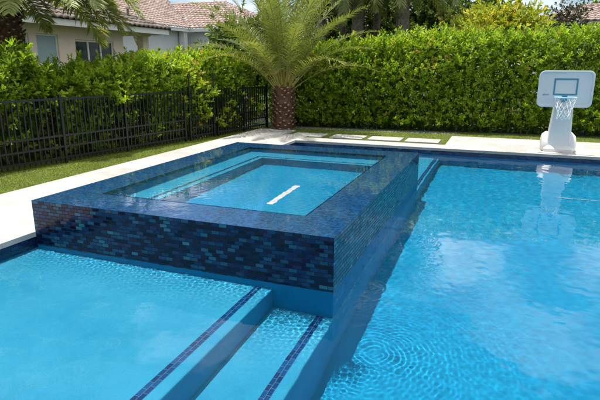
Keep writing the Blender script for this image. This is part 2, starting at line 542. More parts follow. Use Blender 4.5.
# ------------------------------------------------------------------ raised spa
spa = empty('raised_spa', ((SX0+SX1)/2, (SY0+SY1)/2, -1.2), 'raised rectangular spa clad in dark blue glass mosaic with water to its rim', 'spa')
IX0, IX1, IY0, IY1 = -4.03, -1.64, 4.36, 7.95
def ring(b, z, ox, ix, up=True, mi=0):
    (a0,a1,c0,c1) = ox; (i0,i1,j0,j1) = ix
    o = [(a0,c0,z),(a1,c0,z),(a1,c1,z),(a0,c1,z)]; n = [(i0,j0,z),(i1,j0,z),(i1,j1,z),(i0,j1,z)]
    for k in range(4):
        k2 = (k+1) % 4
        b.quad(o[k], o[k2], n[k2], n[k], mi)
b = MB()
OX = (SX0, SX1, SY0, SY1); IX = (IX0, IX1, IY0, IY1)
o = [(SX0,SY0),(SX1,SY0),(SX1,SY1),(SX0,SY1)]
for k in range(4):
    p, q_ = o[k], o[(k+1) % 4]
    b.quad((*p, -0.045), (*q_, -0.045), (*q_, SH), (*p, SH), 0)
tw = child('tile_wall', b, [M_SPATILE], spa, uv=True)
b = MB()
ring(b, SH, OX, IX)
child('rim', b, M_TOPTILE, spa, uv=True)
b = MB()
i_ = [(IX0,IY0),(IX1,IY0),(IX1,IY1),(IX0,IY1)]
for k in range(4):
    q_, p = i_[k], i_[(k+1) % 4]
    b.quad((*p, SH-0.16), (*q_, SH-0.16), (*q_, SH), (*p, SH), 0)
child('inner_tile_band', b, M_BANDTILE, spa, uv=True)
b = MB()
for k in range(4):
    p, q_ = o[k], o[(k+1) % 4]
    c_ = 0.006
    p = (p[0]+(c_ if p[0] < -2 else -c_), p[1]+(c_ if p[1] < 6 else -c_)); q_ = (q_[0]+(c_ if q_[0] < -2 else -c_), q_[1]+(c_ if q_[1] < 6 else -c_))
    b.quad((*p, -1.3), (*q_, -1.3), (*q_, -0.04), (*p, -0.04))
BW, BZ, FZ = 0.46, SH-0.42, SH-0.92
c_ = 0.005
J = [(IX0-c_,IY0-c_),(IX1+c_,IY0-c_),(IX1+c_,IY1+c_),(IX0-c_,IY1+c_)]
for k in range(4):
    q_, p = J[k], J[(k+1) % 4]
    b.quad((*p, FZ-0.05), (*q_, FZ-0.05), (*q_, SH-0.155), (*p, SH-0.155))
b.quad((IX0, IY0, FZ), (IX1, IY0, FZ), (IX1, IY1, FZ), (IX0, IY1, FZ))
child('shell', b, M_PLASTER, spa)
b = MB()
KX, KY = IX0+BW, IY1-BW
b.poly([(IX0-0.01, IY0-0.01, BZ), (KX, IY0-0.01, BZ), (KX, KY, BZ), (KX, IY1+0.01, BZ), (IX0-0.01, IY1+0.01, BZ)])
b.quad((KX, KY, BZ), (IX1+0.01, KY, BZ), (IX1+0.01, IY1+0.01, BZ), (KX, IY1+0.01, BZ))
b.quad((KX, IY0-0.01, FZ-0.02), (KX, KY, FZ-0.02), (KX, KY, BZ), (KX, IY0-0.01, BZ))
b.quad((KX, KY, FZ-0.02), (IX1+0.01, KY, FZ-0.02), (IX1+0.01, KY, BZ), (KX, KY, BZ))
bench = child('bench', b, M_SHELF, spa)
line_tile(KX-0.13, KX-0.08, IY0, KY+0.08, BZ, bench)
line_tile(KX-0.13, IX1, KY+0.08, KY+0.13, BZ, bench, swap=True)
b = MB()
b.box(-2.57, -2.49, 5.50, 6.42, FZ-0.01, FZ+0.008)
bevel(child('drain_cover', b, M_WHITEPL, spa, label='long white drain cover on the spa floor'), 0.004)
for o_ in list(pool.children_recursive) + list(spa.children_recursive):
    o_.cycles.is_caustics_receiver = True

# ------------------------------------------------------------------ ground and deck
def deck_mat():
    mt, nt, out = new_mat('travertine')
    b = nt.nodes.new('ShaderNodeBsdfPrincipled')
    tc = nt.nodes.new('ShaderNodeTexCoord')
    br = nt.nodes.new('ShaderNodeTexBrick')
    br.offset = 0.5
    br.inputs['Color1'].default_value = (0, 0, 0, 1); br.inputs['Color2'].default_value = (1, 1, 1, 1)
    br.inputs['Mortar'].default_value = (0.5, 0.5, 0.5, 1)
    setin(br, Scale=1.0, Mortar_Size=0.004, Brick_Width=0.61, Row_Height=0.61)
    br.inputs['Mortar Smooth'].default_value = 0.2
    mp = nt.nodes.new('ShaderNodeMapping'); mp.inputs['Location'].default_value = (0.05, 0.21, 0)
    L(nt, tc.outputs['Object'], mp.inputs[0]); L(nt, mp.outputs[0], br.inputs['Vector'])
    n1 = nt.nodes.new('ShaderNodeTexNoise'); setin(n1, Scale=3.5, Detail=8.0, Roughness=0.7)
    n2 = nt.nodes.new('ShaderNodeTexNoise'); setin(n2, Scale=60.0, Detail=4.0, Roughness=0.7)
    for n in (n1, n2): L(nt, tc.outputs['Object'], n.inputs['Vector'])
    r = ramp(nt, [(0.0, (0.40, 0.385, 0.36)), (0.5, (0.455, 0.44, 0.415)), (1.0, (0.50, 0.485, 0.46))])
    L(nt, br.outputs['Color'], r.inputs[0])
    r2 = ramp(nt, [(0.3, (0.78, 0.76, 0.72)), (0.62, (1.06, 1.05, 1.05))])
    L(nt, n1.outputs['Fac'], r2.inputs[0])
    m1 = nt.nodes.new('ShaderNodeMixRGB'); m1.blend_type = 'MULTIPLY'; m1.inputs[0].default_value = 0.8
    L(nt, r.outputs[0], m1.inputs[1]); L(nt, r2.outputs[0], m1.inputs[2])
    r3 = ramp(nt, [(0.33, (0.72, 0.68, 0.62)), (0.42, (1, 1, 1))])
    L(nt, n2.outputs['Fac'], r3.inputs[0])
    m2 = nt.nodes.new('ShaderNodeMixRGB'); m2.blend_type = 'MULTIPLY'; m2.inputs[0].default_value = 0.6
    L(nt, m1.outputs[0], m2.inputs[1]); L(nt, r3.outputs[0], m2.inputs[2])
    m3 = nt.nodes.new('ShaderNodeMixRGB'); m3.inputs[2].default_value = (0.33, 0.30, 0.26, 1)
    L(nt, br.outputs['Fac'], m3.inputs[0]); L(nt, m2.outputs[0], m3.inputs[1])
    L(nt, m3.outputs[0], b.inputs['Base Color'])
    b.inputs['Roughness'].default_value = 0.7
    bp = nt.nodes.new('ShaderNodeBump'); bp.inputs['Strength'].default_value = 0.4; bp.inputs['Distance'].default_value = 0.004
    L(nt, n2.outputs['Fac'], bp.inputs['Height']); L(nt, bp.outputs[0], b.inputs['Normal'])
    L(nt, b.outputs[0], out.inputs[0])
    return mt
M_DECK = deck_mat()
DZ = 0.125
b = MB()
OV = 0.02
def slab(x0, x1, y0, y1): b.box(x0, x1, y0, y1, 0.07, DZ)
slab(-6.35, PX0+OV, -4.0, SY0-0.003)
slab(-6.35, SX0-0.003, SY0-0.003, SY1+0.003)
slab(-6.35, PX0+OV, SY1+0.003, 12.40)
slab(-6.35, -5.27, 12.40, 13.25)
slab(PX0+OV, -1.12, PY1-OV, 11.93)
slab(-1.12, 7.6, PY1-OV, 13.58)
slab(PX1-OV, 7.6, -4.0, PY1-OV)
slab(-6.35, 7.6, -5.0, -4.0)
slab(PX0+OV, PX1-OV, -4.0, PY0+OV)
deck = link('pool_deck', b.mesh('pool_deck'), M_DECK, label='pale travertine deck and coping around the pool', cat='deck', kind='structure')
# ================================================================== vegetation helpers
def leaf_mat(name, stops, trans=0.35, rough=0.42, spec=0.4, tint=(1.25, 1.25, 0.55)):
    mt, nt, out = new_mat(name)
    b = nt.nodes.new('ShaderNodeBsdfPrincipled')
    b.inputs['Roughness'].default_value = rough
    b.inputs['Specular IOR Level'].default_value = spec
    at = nt.nodes.new('ShaderNodeAttribute'); at.attribute_name = 'rnd'
    r = ramp(nt, stops)
    L(nt, at.outputs['Fac'], r.inputs[0])
    L(nt, r.outputs[0], b.inputs['Base Color'])
    tr = nt.nodes.new('ShaderNodeBsdfTranslucent')
    mu = nt.nodes.new('ShaderNodeMixRGB'); mu.blend_type = 'MULTIPLY'; mu.inputs[0].default_value = 1.0
    mu.inputs[2].default_value = (*tint, 1)
    L(nt, r.outputs[0], mu.inputs[1]); L(nt, mu.outputs[0], tr.inputs[0])
    ms = nt.nodes.new('ShaderNodeMixShader'); ms.inputs[0].default_value = trans
    L(nt, b.outputs[0], ms.inputs[1]); L(nt, tr.outputs[0], ms.inputs[2])
    L(nt, ms.outputs[0], out.inputs[0])
    return mt

M_CLUSIA = leaf_mat('clusia_leaf', [(0.0, (0.10, 0.17, 0.014)), (0.40, (0.25, 0.38, 0.022)), (0.80, (0.41, 0.56, 0.045)), (0.94, (0.53, 0.58, 0.08)), (1.0, (0.42, 0.27, 0.06))], trans=0.5)
M_DARKLEAF = leaf_mat('dark_shrub_leaf', [(0.0, (0.05, 0.09, 0.02)), (0.6, (0.12, 0.19, 0.035)), (1.0, (0.26, 0.33, 0.06))], trans=0.3)  # dark green leaf tones, random per leaf
M_GOLDLEAF = leaf_mat('golden_shrub_leaf', [(0.0, (0.16, 0.24, 0.02)), (0.5, (0.40, 0.45, 0.05)), (1.0, (0.75, 0.62, 0.10))], trans=0.4)
M_REDLEAF = leaf_mat('bronze_tree_leaf', [(0.0, (0.03, 0.04, 0.02)), (0.6, (0.06, 0.06, 0.03)), (1.0, (0.12, 0.09, 0.05))], trans=0.25)
M_FROND = leaf_mat('date_palm_frond', [(0.0, (0.11, 0.15, 0.04)), (0.5, (0.21, 0.25, 0.06)), (0.85, (0.36, 0.36, 0.10)), (1.0, (0.40, 0.34, 0.10))], trans=0.35, rough=0.38)
M_FROND2 = leaf_mat('pale_palm_frond', [(0.0, (0.14, 0.18, 0.05)), (0.5, (0.30, 0.34, 0.11)), (1.0, (0.52, 0.50, 0.22))], trans=0.35, rough=0.4)
M_FROND3 = leaf_mat('background_palm_frond', [(0.0, (0.10, 0.13, 0.04)), (0.6, (0.24, 0.28, 0.08)), (1.0, (0.44, 0.42, 0.16))], trans=0.3)  # frond tones of the palms behind the far hedge
M_BARK = simple_mat('palm_bark', (0.20, 0.165, 0.135), 0.9, noise=0.5, scale=14, bump=0.6)
M_WOOD = simple_mat('shrub_wood', (0.10, 0.075, 0.05), 0.9, noise=0.4, scale=20, bump=0.4)

def unit(a):
    return a/np.maximum(np.linalg.norm(a, axis=-1, keepdims=True), 1e-9)

def leaf_mesh(name, P, D, Nn, ln, wd, rnd, fold=0.25, shape=(0.55, 0.95)):
    """P base points, D leaf direction, Nn leaf normal; obovate leaves of two folded quads"""
    D = unit(D); S = unit(np.cross(D, Nn)); U = np.cross(S, D)
    ln = ln[:, None]; wd = wd[:, None]
    mid = P + D*ln*shape[0]*0.62; top = P + D*ln*0.86
    v = np.stack([P, mid - S*wd*shape[0] + U*wd*fold, top - S*wd*shape[1]*0.5*1.1 + U*wd*fold,
                  P + D*ln, top + S*wd*shape[1]*0.5*1.1 + U*wd*fold, mid + S*wd*shape[0] + U*wd*fold], 1)
    n = len(P)
    base = (np.arange(n)*6)[:, None]
    F = np.concatenate([base + np.array([0, 3, 2, 1]), base + np.array([0, 5, 4, 3])], 0)
    return np_mesh(name, v.reshape(-1, 3), F, attr=np.repeat(rnd, 6))

def shoots(points, outdir, rng, per=9, length=(0.05, 0.09), spread=0.75, up=0.35):
    """clusters of leaves on short shoots: returns P, D, N, ln, wd, rnd"""
    n = len(points)
    od = unit(outdir + np.array([0, 0, up]) + rng.normal(0, 0.35, (n, 3)))
    k = per
    P0 = np.repeat(points, k, 0); O = np.repeat(od, k, 0)
    t = np.tile(np.linspace(0, 1, k), n)[:, None]
    slen = np.repeat(rng.uniform(0.08, 0.2, n), k)[:, None]
    P = P0 + O*t*slen
    rv = rng.normal(0, 1, (n*k, 3)); perp = unit(rv - O*(rv*O).sum(1, keepdims=True))
    D = unit(O*(0.25+0.7*t) + perp*spread)
    Nn = unit(O + 0.5*rng.normal(0, 1, (n*k, 3)) + np.array([0, 0, 0.3]))
    ln = rng.uniform(*length, n*k)
    wd = ln*rng.uniform(0.30, 0.40, n*k)
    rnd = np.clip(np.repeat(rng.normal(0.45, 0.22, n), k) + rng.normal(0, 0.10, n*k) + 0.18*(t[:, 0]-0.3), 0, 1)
    return P, D, Nn, ln, wd, rnd

def vnoise(x, y, seed):
    """cheap smooth noise in numpy"""
    r = np.random.default_rng(seed); z = np.zeros_like(x)
    for i in range(9):
        f = 0.6*1.45**i; th = r.uniform(0, 6.28); ph = r.uniform(0, 6.28)
        z += np.sin(f*(x*math.cos(th)+y*math.sin(th))+ph)/(1+0.35*i)
    return z/3.0

def hedge(name, a, bpt, thick, hfun, z0, dens, seed, label, lsize, per=9, low=1.0):
    """a→b: foot of the visible face; thickness to the left of that direction"""
    rng = np.random.default_rng(seed)
    a = np.array(a, float); bpt = np.array(bpt, float)
    Lh = np.linalg.norm(bpt-a); d = (bpt-a)/Lh; nrm = np.array([-d[1], d[0]])   # away from the viewer side
    pts = []; outs = []
    nf = int(Lh*2.6*dens)
    s = rng.uniform(0, Lh, nf); hz = rng.uniform(0.06, 1.0, nf)**0.95
    H_ = hfun(s)
    z = z0 + hz*H_
    bulge = 0.22*vnoise(s*2.2, z*2.4, seed) + 0.15*vnoise(s*7, z*7, seed+1)
    inn = np.abs(rng.exponential(0.10, nf)) + bulge
    inn += np.clip(hz-0.93, 0, 1)*2.0 + np.clip(0.12-hz, 0, 1)*1.2
    P = a[None] + s[:, None]*d + inn[:, None]*nrm
    kp = (z > z0+1.0) | (rng.uniform(0, 1, nf) < low) | (vnoise(s*2.5, z*2.0, seed+7) > 0.35)
    pts.append(np.c_[P, z][kp]); outs.append(np.tile(np.r_[-nrm, 0.25], (nf, 1))[kp])
    ntp = int(Lh*thick*dens*0.8)
    s = rng.uniform(0, Lh, ntp); t = rng.uniform(0, thick, ntp); H_ = hfun(s)
    z = z0 + H_ - np.abs(rng.exponential(0.07, ntp)) + 0.10*vnoise(s*5, t*5, seed+2)
    P = a[None] + s[:, None]*d + t[:, None]*nrm
    pts.append(np.c_[P, z]); outs.append(np.tile(np.array([0, 0, 1.0]), (ntp, 1)))
    # long shoots poking above the top
    nl = int(Lh*40); s = rng.uniform(0, Lh, nl); t = rng.uniform(0, thick*0.8, nl); H_ = hfun(s)
    for q in range(3):
        z = z0 + H_ + 0.02 + q*0.10*rng.uniform(0.6, 1.2, nl)
        keep = rng.uniform(0, 1, nl) < (0.9, 0.55, 0.30)[q]
        P = a[None] + s[:, None]*d + t[:, None]*nrm
        pts.append(np.c_[P, z][keep]); outs.append(np.tile(np.array([0, 0, 1.0]), (int(keep.sum()), 1)))
    pts = np.concatenate(pts); outs = np.concatenate(outs)
    A = list(shoots(pts, outs, rng, per, lsize))
    drift = 0.16*vnoise(A[0][:, 0]*1.1+A[0][:, 1]*0.5, A[0][:, 2]*1.6, seed+9) + 0.12*vnoise(A[0][:, 0]*4+A[0][:, 1]*3, A[0][:, 2]*4, seed+10)  # patches of lit and shadowed foliage put into the leaf tone
    A[5] = np.clip(A[5] + drift, 0, 1)
    # inner, larger, sparser leaves that close the view through the hedge
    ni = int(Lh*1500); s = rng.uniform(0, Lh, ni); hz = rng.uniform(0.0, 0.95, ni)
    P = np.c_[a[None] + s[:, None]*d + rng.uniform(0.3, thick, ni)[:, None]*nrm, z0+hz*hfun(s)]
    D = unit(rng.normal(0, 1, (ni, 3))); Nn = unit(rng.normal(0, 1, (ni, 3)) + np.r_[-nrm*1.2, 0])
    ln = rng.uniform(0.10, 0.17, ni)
    B = (P, D, Nn, ln, ln*0.45, rng.uniform(0, 0.1, ni))  # darkest tones only: shade of the gaps is put into the leaf colour
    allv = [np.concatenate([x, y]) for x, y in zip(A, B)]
    mid = (a+bpt)/2
    root = empty(name, (mid[0], mid[1], z0), label, 'hedge')
    off = np.array([mid[0], mid[1], z0])
    allv[0] = allv[0]-off
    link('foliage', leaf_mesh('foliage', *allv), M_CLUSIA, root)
    b = MB()
    r2 = random.Random(seed)
    for k in range(int(Lh/0.22)):
        s_ = r2.uniform(0, Lh); t_ = r2.uniform(0.25, thick*0.8)
        p = a + d*s_ + nrm*t_ - mid
        pts_ = [(p[0], p[1], -0.02)]
        for q in range(1, 5):
            p = p + np.array([r2.uniform(-.09, .09), r2.uniform(-.09, .09)])
            pts_.append((p[0], p[1], q*0.42))
        b.tube(pts_, [0.02, 0.017, 0.014, 0.01, 0.006], 5)
    link('stems', b.mesh('stems'), M_WOOD, root, kind='stuff')
    return root

def blob_tree(name, loc, label, cat, crown_c, crown_r, nclump, mat, seed, leaf=(0.06, 0.11), trunk_r=0.08, group=None, per=10, hollow=0.35, lshape=None):
    """trunk with limbs and leaf clumps through an uneven crown"""
    rng = np.random.default_rng(seed)
    root = empty(name, loc, label, cat, group)
    lobes = unit(rng.normal(0, 1, (14, 3)))*0.62*rng.uniform(0.6, 1.1, (14, 1))
    which = rng.integers(0, 14, nclump)
    p = lobes[which] + rng.normal(0, 1, (nclump, 3))*0.20*1.15
    out = unit(p + 0.4*unit(p-lobes[which]))
    P = np.array(crown_c) + p*np.array(crown_r)
    A = shoots(P, out, rng, per, leaf, up=0.25)
    link('crown', leaf_mesh('crown', *A), mat, root)
    b = MB()
    c = np.array(crown_c)
    b.tube([(0, 0, -0.05), (c[0]*0.3, c[1]*0.3, c[2]*0.45), (c[0]*0.8, c[1]*0.8, c[2]*0.9)], [trunk_r, trunk_r*0.8, trunk_r*0.5], 8)
    for q in range(9):
        l = lobes[q]*np.array(crown_r)
        st = c*np.array([0.5, 0.5, 0.6+0.03*q])
        b.tube([tuple(st), tuple((st + c + l)/2 + rng.normal(0, .05, 3)), tuple(c+l*0.95)], [trunk_r*0.5, trunk_r*0.3, trunk_r*0.1], 6)
    link('trunk', b.mesh('trunk'), M_WOOD, root)
    return root

def frond_arrays(base, az, el, Lr, sag, nl, ll, rng, width=0.022, vee=0.7, droop=0.35):
    """one pinnate frond: rachis polyline + leaflets. returns rachis pts and leaflet verts/faces/rnd"""
    n = 26
    t = np.linspace(0, 1, n)
    hd = np.array([math.cos(az), math.sin(az), 0]); up = np.array([0, 0, 1.0])
    side0 = np.array([-math.sin(az), math.cos(az), 0])
    ang = el - sag*t**1.4
    dx = np.cos(ang); dz = np.sin(ang)
    x = np.concatenate([[0], np.cumsum(dx[:-1])])*Lr/(n-1); zz = np.concatenate([[0], np.cumsum(dz[:-1])])*Lr/(n-1)
    tw = rng.normal(0, 0.10)
    ra = base + x[:, None]*hd + zz[:, None]*up + (tw*t**2*Lr*0.5)[:, None]*side0
    u = np.linspace(0.16, 0.995, nl)
    u = np.concatenate([u, u+0.004])
    sg = np.concatenate([np.ones(nl), -np.ones(nl)])
    pos = np.stack([np.interp(u, t, ra[:, k]) for k in range(3)], 1)
    tang = np.gradient(ra, axis=0); tang = unit(np.stack([np.interp(u, t, tang[:, k]) for k in range(3)], 1))
    sd = unit(np.cross(tang, up)); nr = np.cross(sd, tang)
    ln = ll*np.clip(np.sin(np.pi*np.clip(0.12+u*0.86, 0, 1))**0.6, 0.15, 1)*rng.uniform(0.85, 1.1, len(u))
    fwd = 0.35 + 0.8*u + rng.normal(0, 0.12, len(u))
    D = unit(tang*fwd[:, None] + sd*sg[:, None] + nr*(vee*rng.normal(0.5, 0.35, len(u)))[:, None])
    D2 = unit(D + np.array([0, 0, -1.0])*(droop*rng.uniform(0.6, 1.6, len(u)))[:, None])
    Wv = unit(np.cross(D, nr) + 1e-6)*width
    Wv = Wv*(1 + 0*ln[:, None])
    p1 = pos + D*(ln*0.5)[:, None]; p2 = p1 + D2*(ln*0.5)[:, None]
    V = np.stack([pos - Wv*0.35, pos + Wv*0.35, p1 + Wv*0.5, p1 - Wv*0.5, p2], 1)
    return ra, V, rng

def frond_mesh(specs, rng, **kw):
    """specs: list of (base, az, el, length, sag, leaflets, leaflet length, tone)"""
    VV = []; F4 = []; F3 = []; R_ = []; off = 0
    for (base, az, el, Lr, sag, nl, ll, tone) in specs:
        ra, V, _ = frond_arrays(np.array(base, float), az, el, Lr, sag, nl, ll, rng, **kw)
        k = len(V)
        b0 = off + np.arange(k)*5
        VV.append(V.reshape(-1, 3)); off += 5*k
        F4.append(np.stack([b0, b0+1, b0+2, b0+3], 1)); F3.append(np.stack([b0+3, b0+2, b0+4], 1))
        R_.append(np.repeat(np.clip(tone + rng.normal(0, 0.12, k), 0, 1), 5))
        # rachis: a tapering four-sided rod
        n = len(ra)
        w_ = np.interp(np.linspace(0, 1, n), [0, 0.12, 1], [0.035, 0.016, 0.004])*min(1.3, Lr/2.6)
        tg = unit(np.gradient(ra, axis=0)); sd = unit(np.cross(tg, np.array([0, 0, 1.0]))); nr = np.cross(sd, tg)
        ringv = np.stack([ra + sd*w_[:, None], ra + nr*w_[:, None]*0.6, ra - sd*w_[:, None], ra - nr*w_[:, None]*0.6], 1)
        VV.append(ringv.reshape(-1, 3))
        ii = off + np.arange(n*4).reshape(n, 4)
        for q in range(4):
            q2 = (q+1) % 4
            F4.append(np.stack([ii[:-1, q], ii[:-1, q2], ii[1:, q2], ii[1:, q]], 1))
        R_.append(np.full(n*4, 0.93)); off += n*4
    return np_mesh('frond', np.concatenate(VV), np.concatenate(F4), np.concatenate(F3), attr=np.concatenate(R_))

def boot_trunk(h, r0, r1, seed, ring_h=0.078, nb=9, out=0.085, sink=0.0):
    """palm trunk covered in the cut bases of old fronds, laid in spirals"""
    b = MB(); rr = random.Random(seed)
    b.tube([(0, 0, -0.05), (0, 0, h*0.5), (0, 0, h)], [r0*0.9, (r0+r1)*0.45, r1*0.85], 16)
    nz = int(h/ring_h)
    for i in range(nz):
        for j in range(nb):
            z = i*ring_h + rr.uniform(-.018, .018) + 0.03
            if rr.random() < 0.06: continue
            a = 2*math.pi*(j + 0.5*(i % 2))/nb + rr.uniform(-.1, .1)
            r = r0 + (r1-r0)*z/h
            c = Vector((math.cos(a)*r*0.93, math.sin(a)*r*0.93, z))
            o_ = Vector((math.cos(a), math.sin(a), 0.75)).normalized()
            s_ = Vector((-math.sin(a), math.cos(a), 0))
            w_ = math.pi*r/nb*0.82
            tip = c + o_*out*rr.uniform(0.5, 1.7)
            nr = s_.cross(o_)
            n = len(b.v)
            hgt = ring_h*0.62
            b.v += [tuple(c - s_*w_), tuple(c - Vector((0, 0, hgt))), tuple(c + s_*w_), tuple(c + Vector((0, 0, hgt*0.7))),
                    tuple(tip - s_*w_*0.5), tuple(tip - Vector((0, 0, hgt*0.5))), tuple(tip + s_*w_*0.5), tuple(tip + Vector((0, 0, hgt*0.3)))]
            for f in ((4, 5, 6, 7), (0, 1, 5, 4), (1, 2, 6, 5), (2, 3, 7, 6), (3, 0, 4, 7)):
                b.f.append(tuple(n+k for k in f)); b.mi.append(1 if f == (4, 5, 6, 7) else 0)
    return b

# ================================================================== ground, lawn, stepping stones
M_SOIL = simple_mat('soil_and_turf', (0.035, 0.05, 0.02), 0.95, noise=0.4, scale=1.5, bump=0.3)
b = MB()
G = 700
zg = 0.082
for (x0, x1, y0, y1) in ((-G, -6.5, -G, G), (7.7, G, -G, G), (-6.5, 7.7, -G, -5.1), (-6.5, 7.7, 13.7, G), (-6.5, -4.7, -5.1, 13.7), (-4.7, 7.7, 11.55, 13.7), (6.7, 7.7, -5.1, 11.55), (-4.7, 6.7, -5.1, -3.3)):
    b.quad((x0, y0, zg), (x1, y0, zg), (x1, y1, zg), (x0, y1, zg))
link('ground', b.mesh('ground'), M_SOIL, label='flat ground spreading out behind hedges and houses', cat='ground', kind='structure')

M_TURF = simple_mat('turf_base', (0.09, 0.12, 0.018), 0.95, noise=0.35, scale=3.0, bump=0.2)
zl = 0.088
b = MB()
b.poly([(-9.0, -5, zl), (-6.35, -5, zl), (-6.35, 13.25, zl), (-6.35, 14.3, zl), (-9.0, 14.3, zl)])
b.poly([(-6.35, 13.25, zl), (-5.27, 13.25, zl), (-5.27, 12.40, zl), (-4.54, 12.40, zl), (-4.54, 11.93, zl), (-1.12, 11.93, zl), (-1.12, 13.58, zl), (7.6, 13.58, zl), (7.6, 15.4, zl), (-6.35, 14.35, zl)])
link('lawn_soil', b.mesh('lawn_soil'), M_TURF, label='green turf ground between deck and hedges', cat='lawn', kind='structure')

stones = []
for i, (x0, x1) in enumerate(((-5.06, -4.20), (-3.98, -3.14), (-3.01, -2.21), (-2.10, -1.31))):
    bb = MB(); bb.box(-(x1-x0)/2, (x1-x0)/2, -0.31, 0.31, -0.03, 0.028)
    o_ = link('stepping_stone', bb.mesh('stepping_stone'), M_DECK,
              label=('leftmost pale stepping stone in the grass behind the spa, nearest the palm',
                     'second pale stepping stone from the palm, set in the grass strip',
                     'third pale stepping stone from the palm, set in the grass strip',
                     'rightmost pale stepping stone in the grass, next to the wide deck')[i],
              cat='paver', group='stepping stones in the grass strip')
    o_.location = ((x0+x1)/2, 12.56, 0.09)
    bevel(o_, 0.006)

def in_stones(X, Y):
    r = np.zeros(len(X), bool)
    for (x0, x1) in ((-5.06, -4.20), (-3.98, -3.14), (-3.01, -2.21), (-2.10, -1.31)):
        r |= (X > x0-0.01) & (X < x1+0.01) & (Y > 12.24) & (Y < 12.88)
    return r
M_GRASS = leaf_mat('grass_blade', [(0.0, (0.13, 0.18, 0.012)), (0.6, (0.20, 0.26, 0.018)), (1.0, (0.30, 0.33, 0.05))], trans=0.3, rough=0.5)
rng = np.random.default_rng(77)
X = []; Y = []
n1 = 62000
x = rng.uniform(-8.2, -6.34, n1); y = rng.uniform(3.0, 14.2, n1); k = x > -8.55+.17*(y-2)
X.append(x[k]); Y.append(y[k])
n2 = 52000
x = rng.uniform(-6.4, 5.2, n2); y = rng.uniform(11.92, 15.1, n2)
k = ~in_stones(x, y) & ~((x < -5.26) & (y < 13.26)) & ~((x < -4.53) & (y < 12.41)) & ~((x > -1.13) & (y < 13.59)) & (y < 14.25+0.1*(x+5.6))
X.append(x[k]); Y.append(y[k])
X = np.concatenate(X); Y = np.concatenate(Y); n = len(X)
hgt = rng.uniform(0.014, 0.028, n); th = rng.uniform(0, 6.28, n); wv = 0.0045
lean = rng.normal(0, 0.014, (n, 2))
P = np.stack([X, Y, np.full(n, zl)], 1)
sx = np.stack([np.cos(th)*wv, np.sin(th)*wv, np.zeros(n)], 1)
V = np.stack([P-sx, P+sx, P+np.c_[lean, hgt]], 1)
tone = np.clip(0.5+0.10*vnoise(X*1.3, Y*1.3, 5)+rng.normal(0, 0.12, n), 0, 1)
me = np_mesh('grass', V.reshape(-1, 3), None, (np.arange(n)*3)[:, None]+np.arange(3), attr=np.repeat(tone, 3))
link('grass', me, M_GRASS, label='short mown green grass in the strips beside the deck', cat='grass', kind='stuff')

# gravel under the far hedge
M_GRAVEL = simple_mat('grey_gravel', (0.22, 0.21, 0.20), 0.9, noise=0.5, scale=25)
b = MB(); rr = random.Random(3)
for i in range(1500):
    x = rr.uniform(-6.3, -1.0); y = 13.75 + 0.09*(x+5.6) + abs(rr.gauss(0, 0.16)) + 0.1
    s_ = rr.uniform(0.010, 0.026); a = rr.uniform(0, 3)
    n = len(b.v); c = (x, y, zl+s_*0.4)
    for k in range(4): b.v.append((x+s_*math.cos(a+k*1.57)*rr.uniform(.7, 1.2), y+s_*math.sin(a+k*1.57)*rr.uniform(.7, 1.2), zl))
    b.v.append((x+rr.uniform(-.3, .3)*s_, y, zl+s_*rr.uniform(.6, 1.1)))
    for k in range(4): b.f.append((n+k, n+(k+1) % 4, n+4)); b.mi.append(0)
link('gravel', b.mesh('gravel'), M_GRAVEL, label='grey gravel scattered at the foot of the far hedge', cat='gravel', kind='stuff')

# ================================================================== hedges
far_h = lambda s: 2.10 + 0.34*np.clip((s-1.2)/3.2, 0, 1) + 0.06*vnoise(s*1.4, s*0, 31) + 0.05*vnoise(s*6, s*0, 33)
hedge('far_hedge', (-6.6, 14.02), (5.6, 15.25), 1.5, far_h, 0.085, 125, 41,
      'tall clipped green hedge of rounded leaves behind the stepping stones and the hoop', (0.058, 0.105), per=9)
left_h = lambda s: 1.50 + 0.36*np.clip((s-5.6)/3, 0, 1) + 0.28*np.exp(-((s-4.3)/0.35)**2) + 0.10*vnoise(s*1.5, s*0, 51) + 0.09*vnoise(s*4.5, s*0, 52)
hedge('fence_hedge', (-8.45, 2.6), (-6.62, 13.5), 1.4, left_h, 0.085, 130, 43,
      'bright green hedge growing through and over the black metal fence', (0.062, 0.108), per=10, low=0.12)

# ================================================================== fence and gate
M_BLACK = simple_mat('black_powder_coat', (0.009, 0.011, 0.013), 0.35, noise=0.2, scale=5, spec=0.5)
fa = math.atan2(1, 0.17)
FX, FY = -8.37, 2.0
def fence_pt(s): return (FX+0.17*s, FY+s)
sl = math.hypot(0.17, 1)
def make_fence(name, s0, s1, label, cat, posts, postt, gate=False):
    x0, y0 = fence_pt(s0)
    Ltot = (s1-s0)*sl
    root = empty(name, (x0, y0, 0.085), label, cat, rz=fa)
    for px_ in posts:
        bb = MB(); hgt = postt
        bb.box(px_-0.022, px_+0.022, -0.022, 0.022, 0, hgt)
        bb.box(px_-0.031, px_+0.031, -0.031, 0.031, hgt, hgt+0.015)
        link('post', bb.mesh('post'), M_BLACK, root)
    ps = sorted(posts)
    spans = list(zip(ps[:-1], ps[1:]))
    for (u0, u1) in spans:
        g = 0.028 if not gate else 0.05
        for zr in (0.10, 0.30, 0.50, 1.16):
            bb = MB(); bb.box(u0+g, u1-g, -0.016, 0.016, zr, zr+0.032)
            link('rail', bb.mesh('rail'), M_BLACK, root)
        bb = MB()
        nn = int(round((u1-u0)/0.10))
        for k in range(1, nn):
            uu = u0 + (u1-u0)*k/nn
            bb.box(uu-0.011, uu+0.011, -0.011, 0.011, 0.045, 1.205)
        link('pickets', bb.mesh('pickets'), M_BLACK, root)
    return root
make_fence('metal_fence', 0.0, 8.42, 'long black metal picket fence along the grass, left of its gate', 'fence', [0.0, 1.85, 3.7, 5.31, 6.76, 8.5], 1.24)
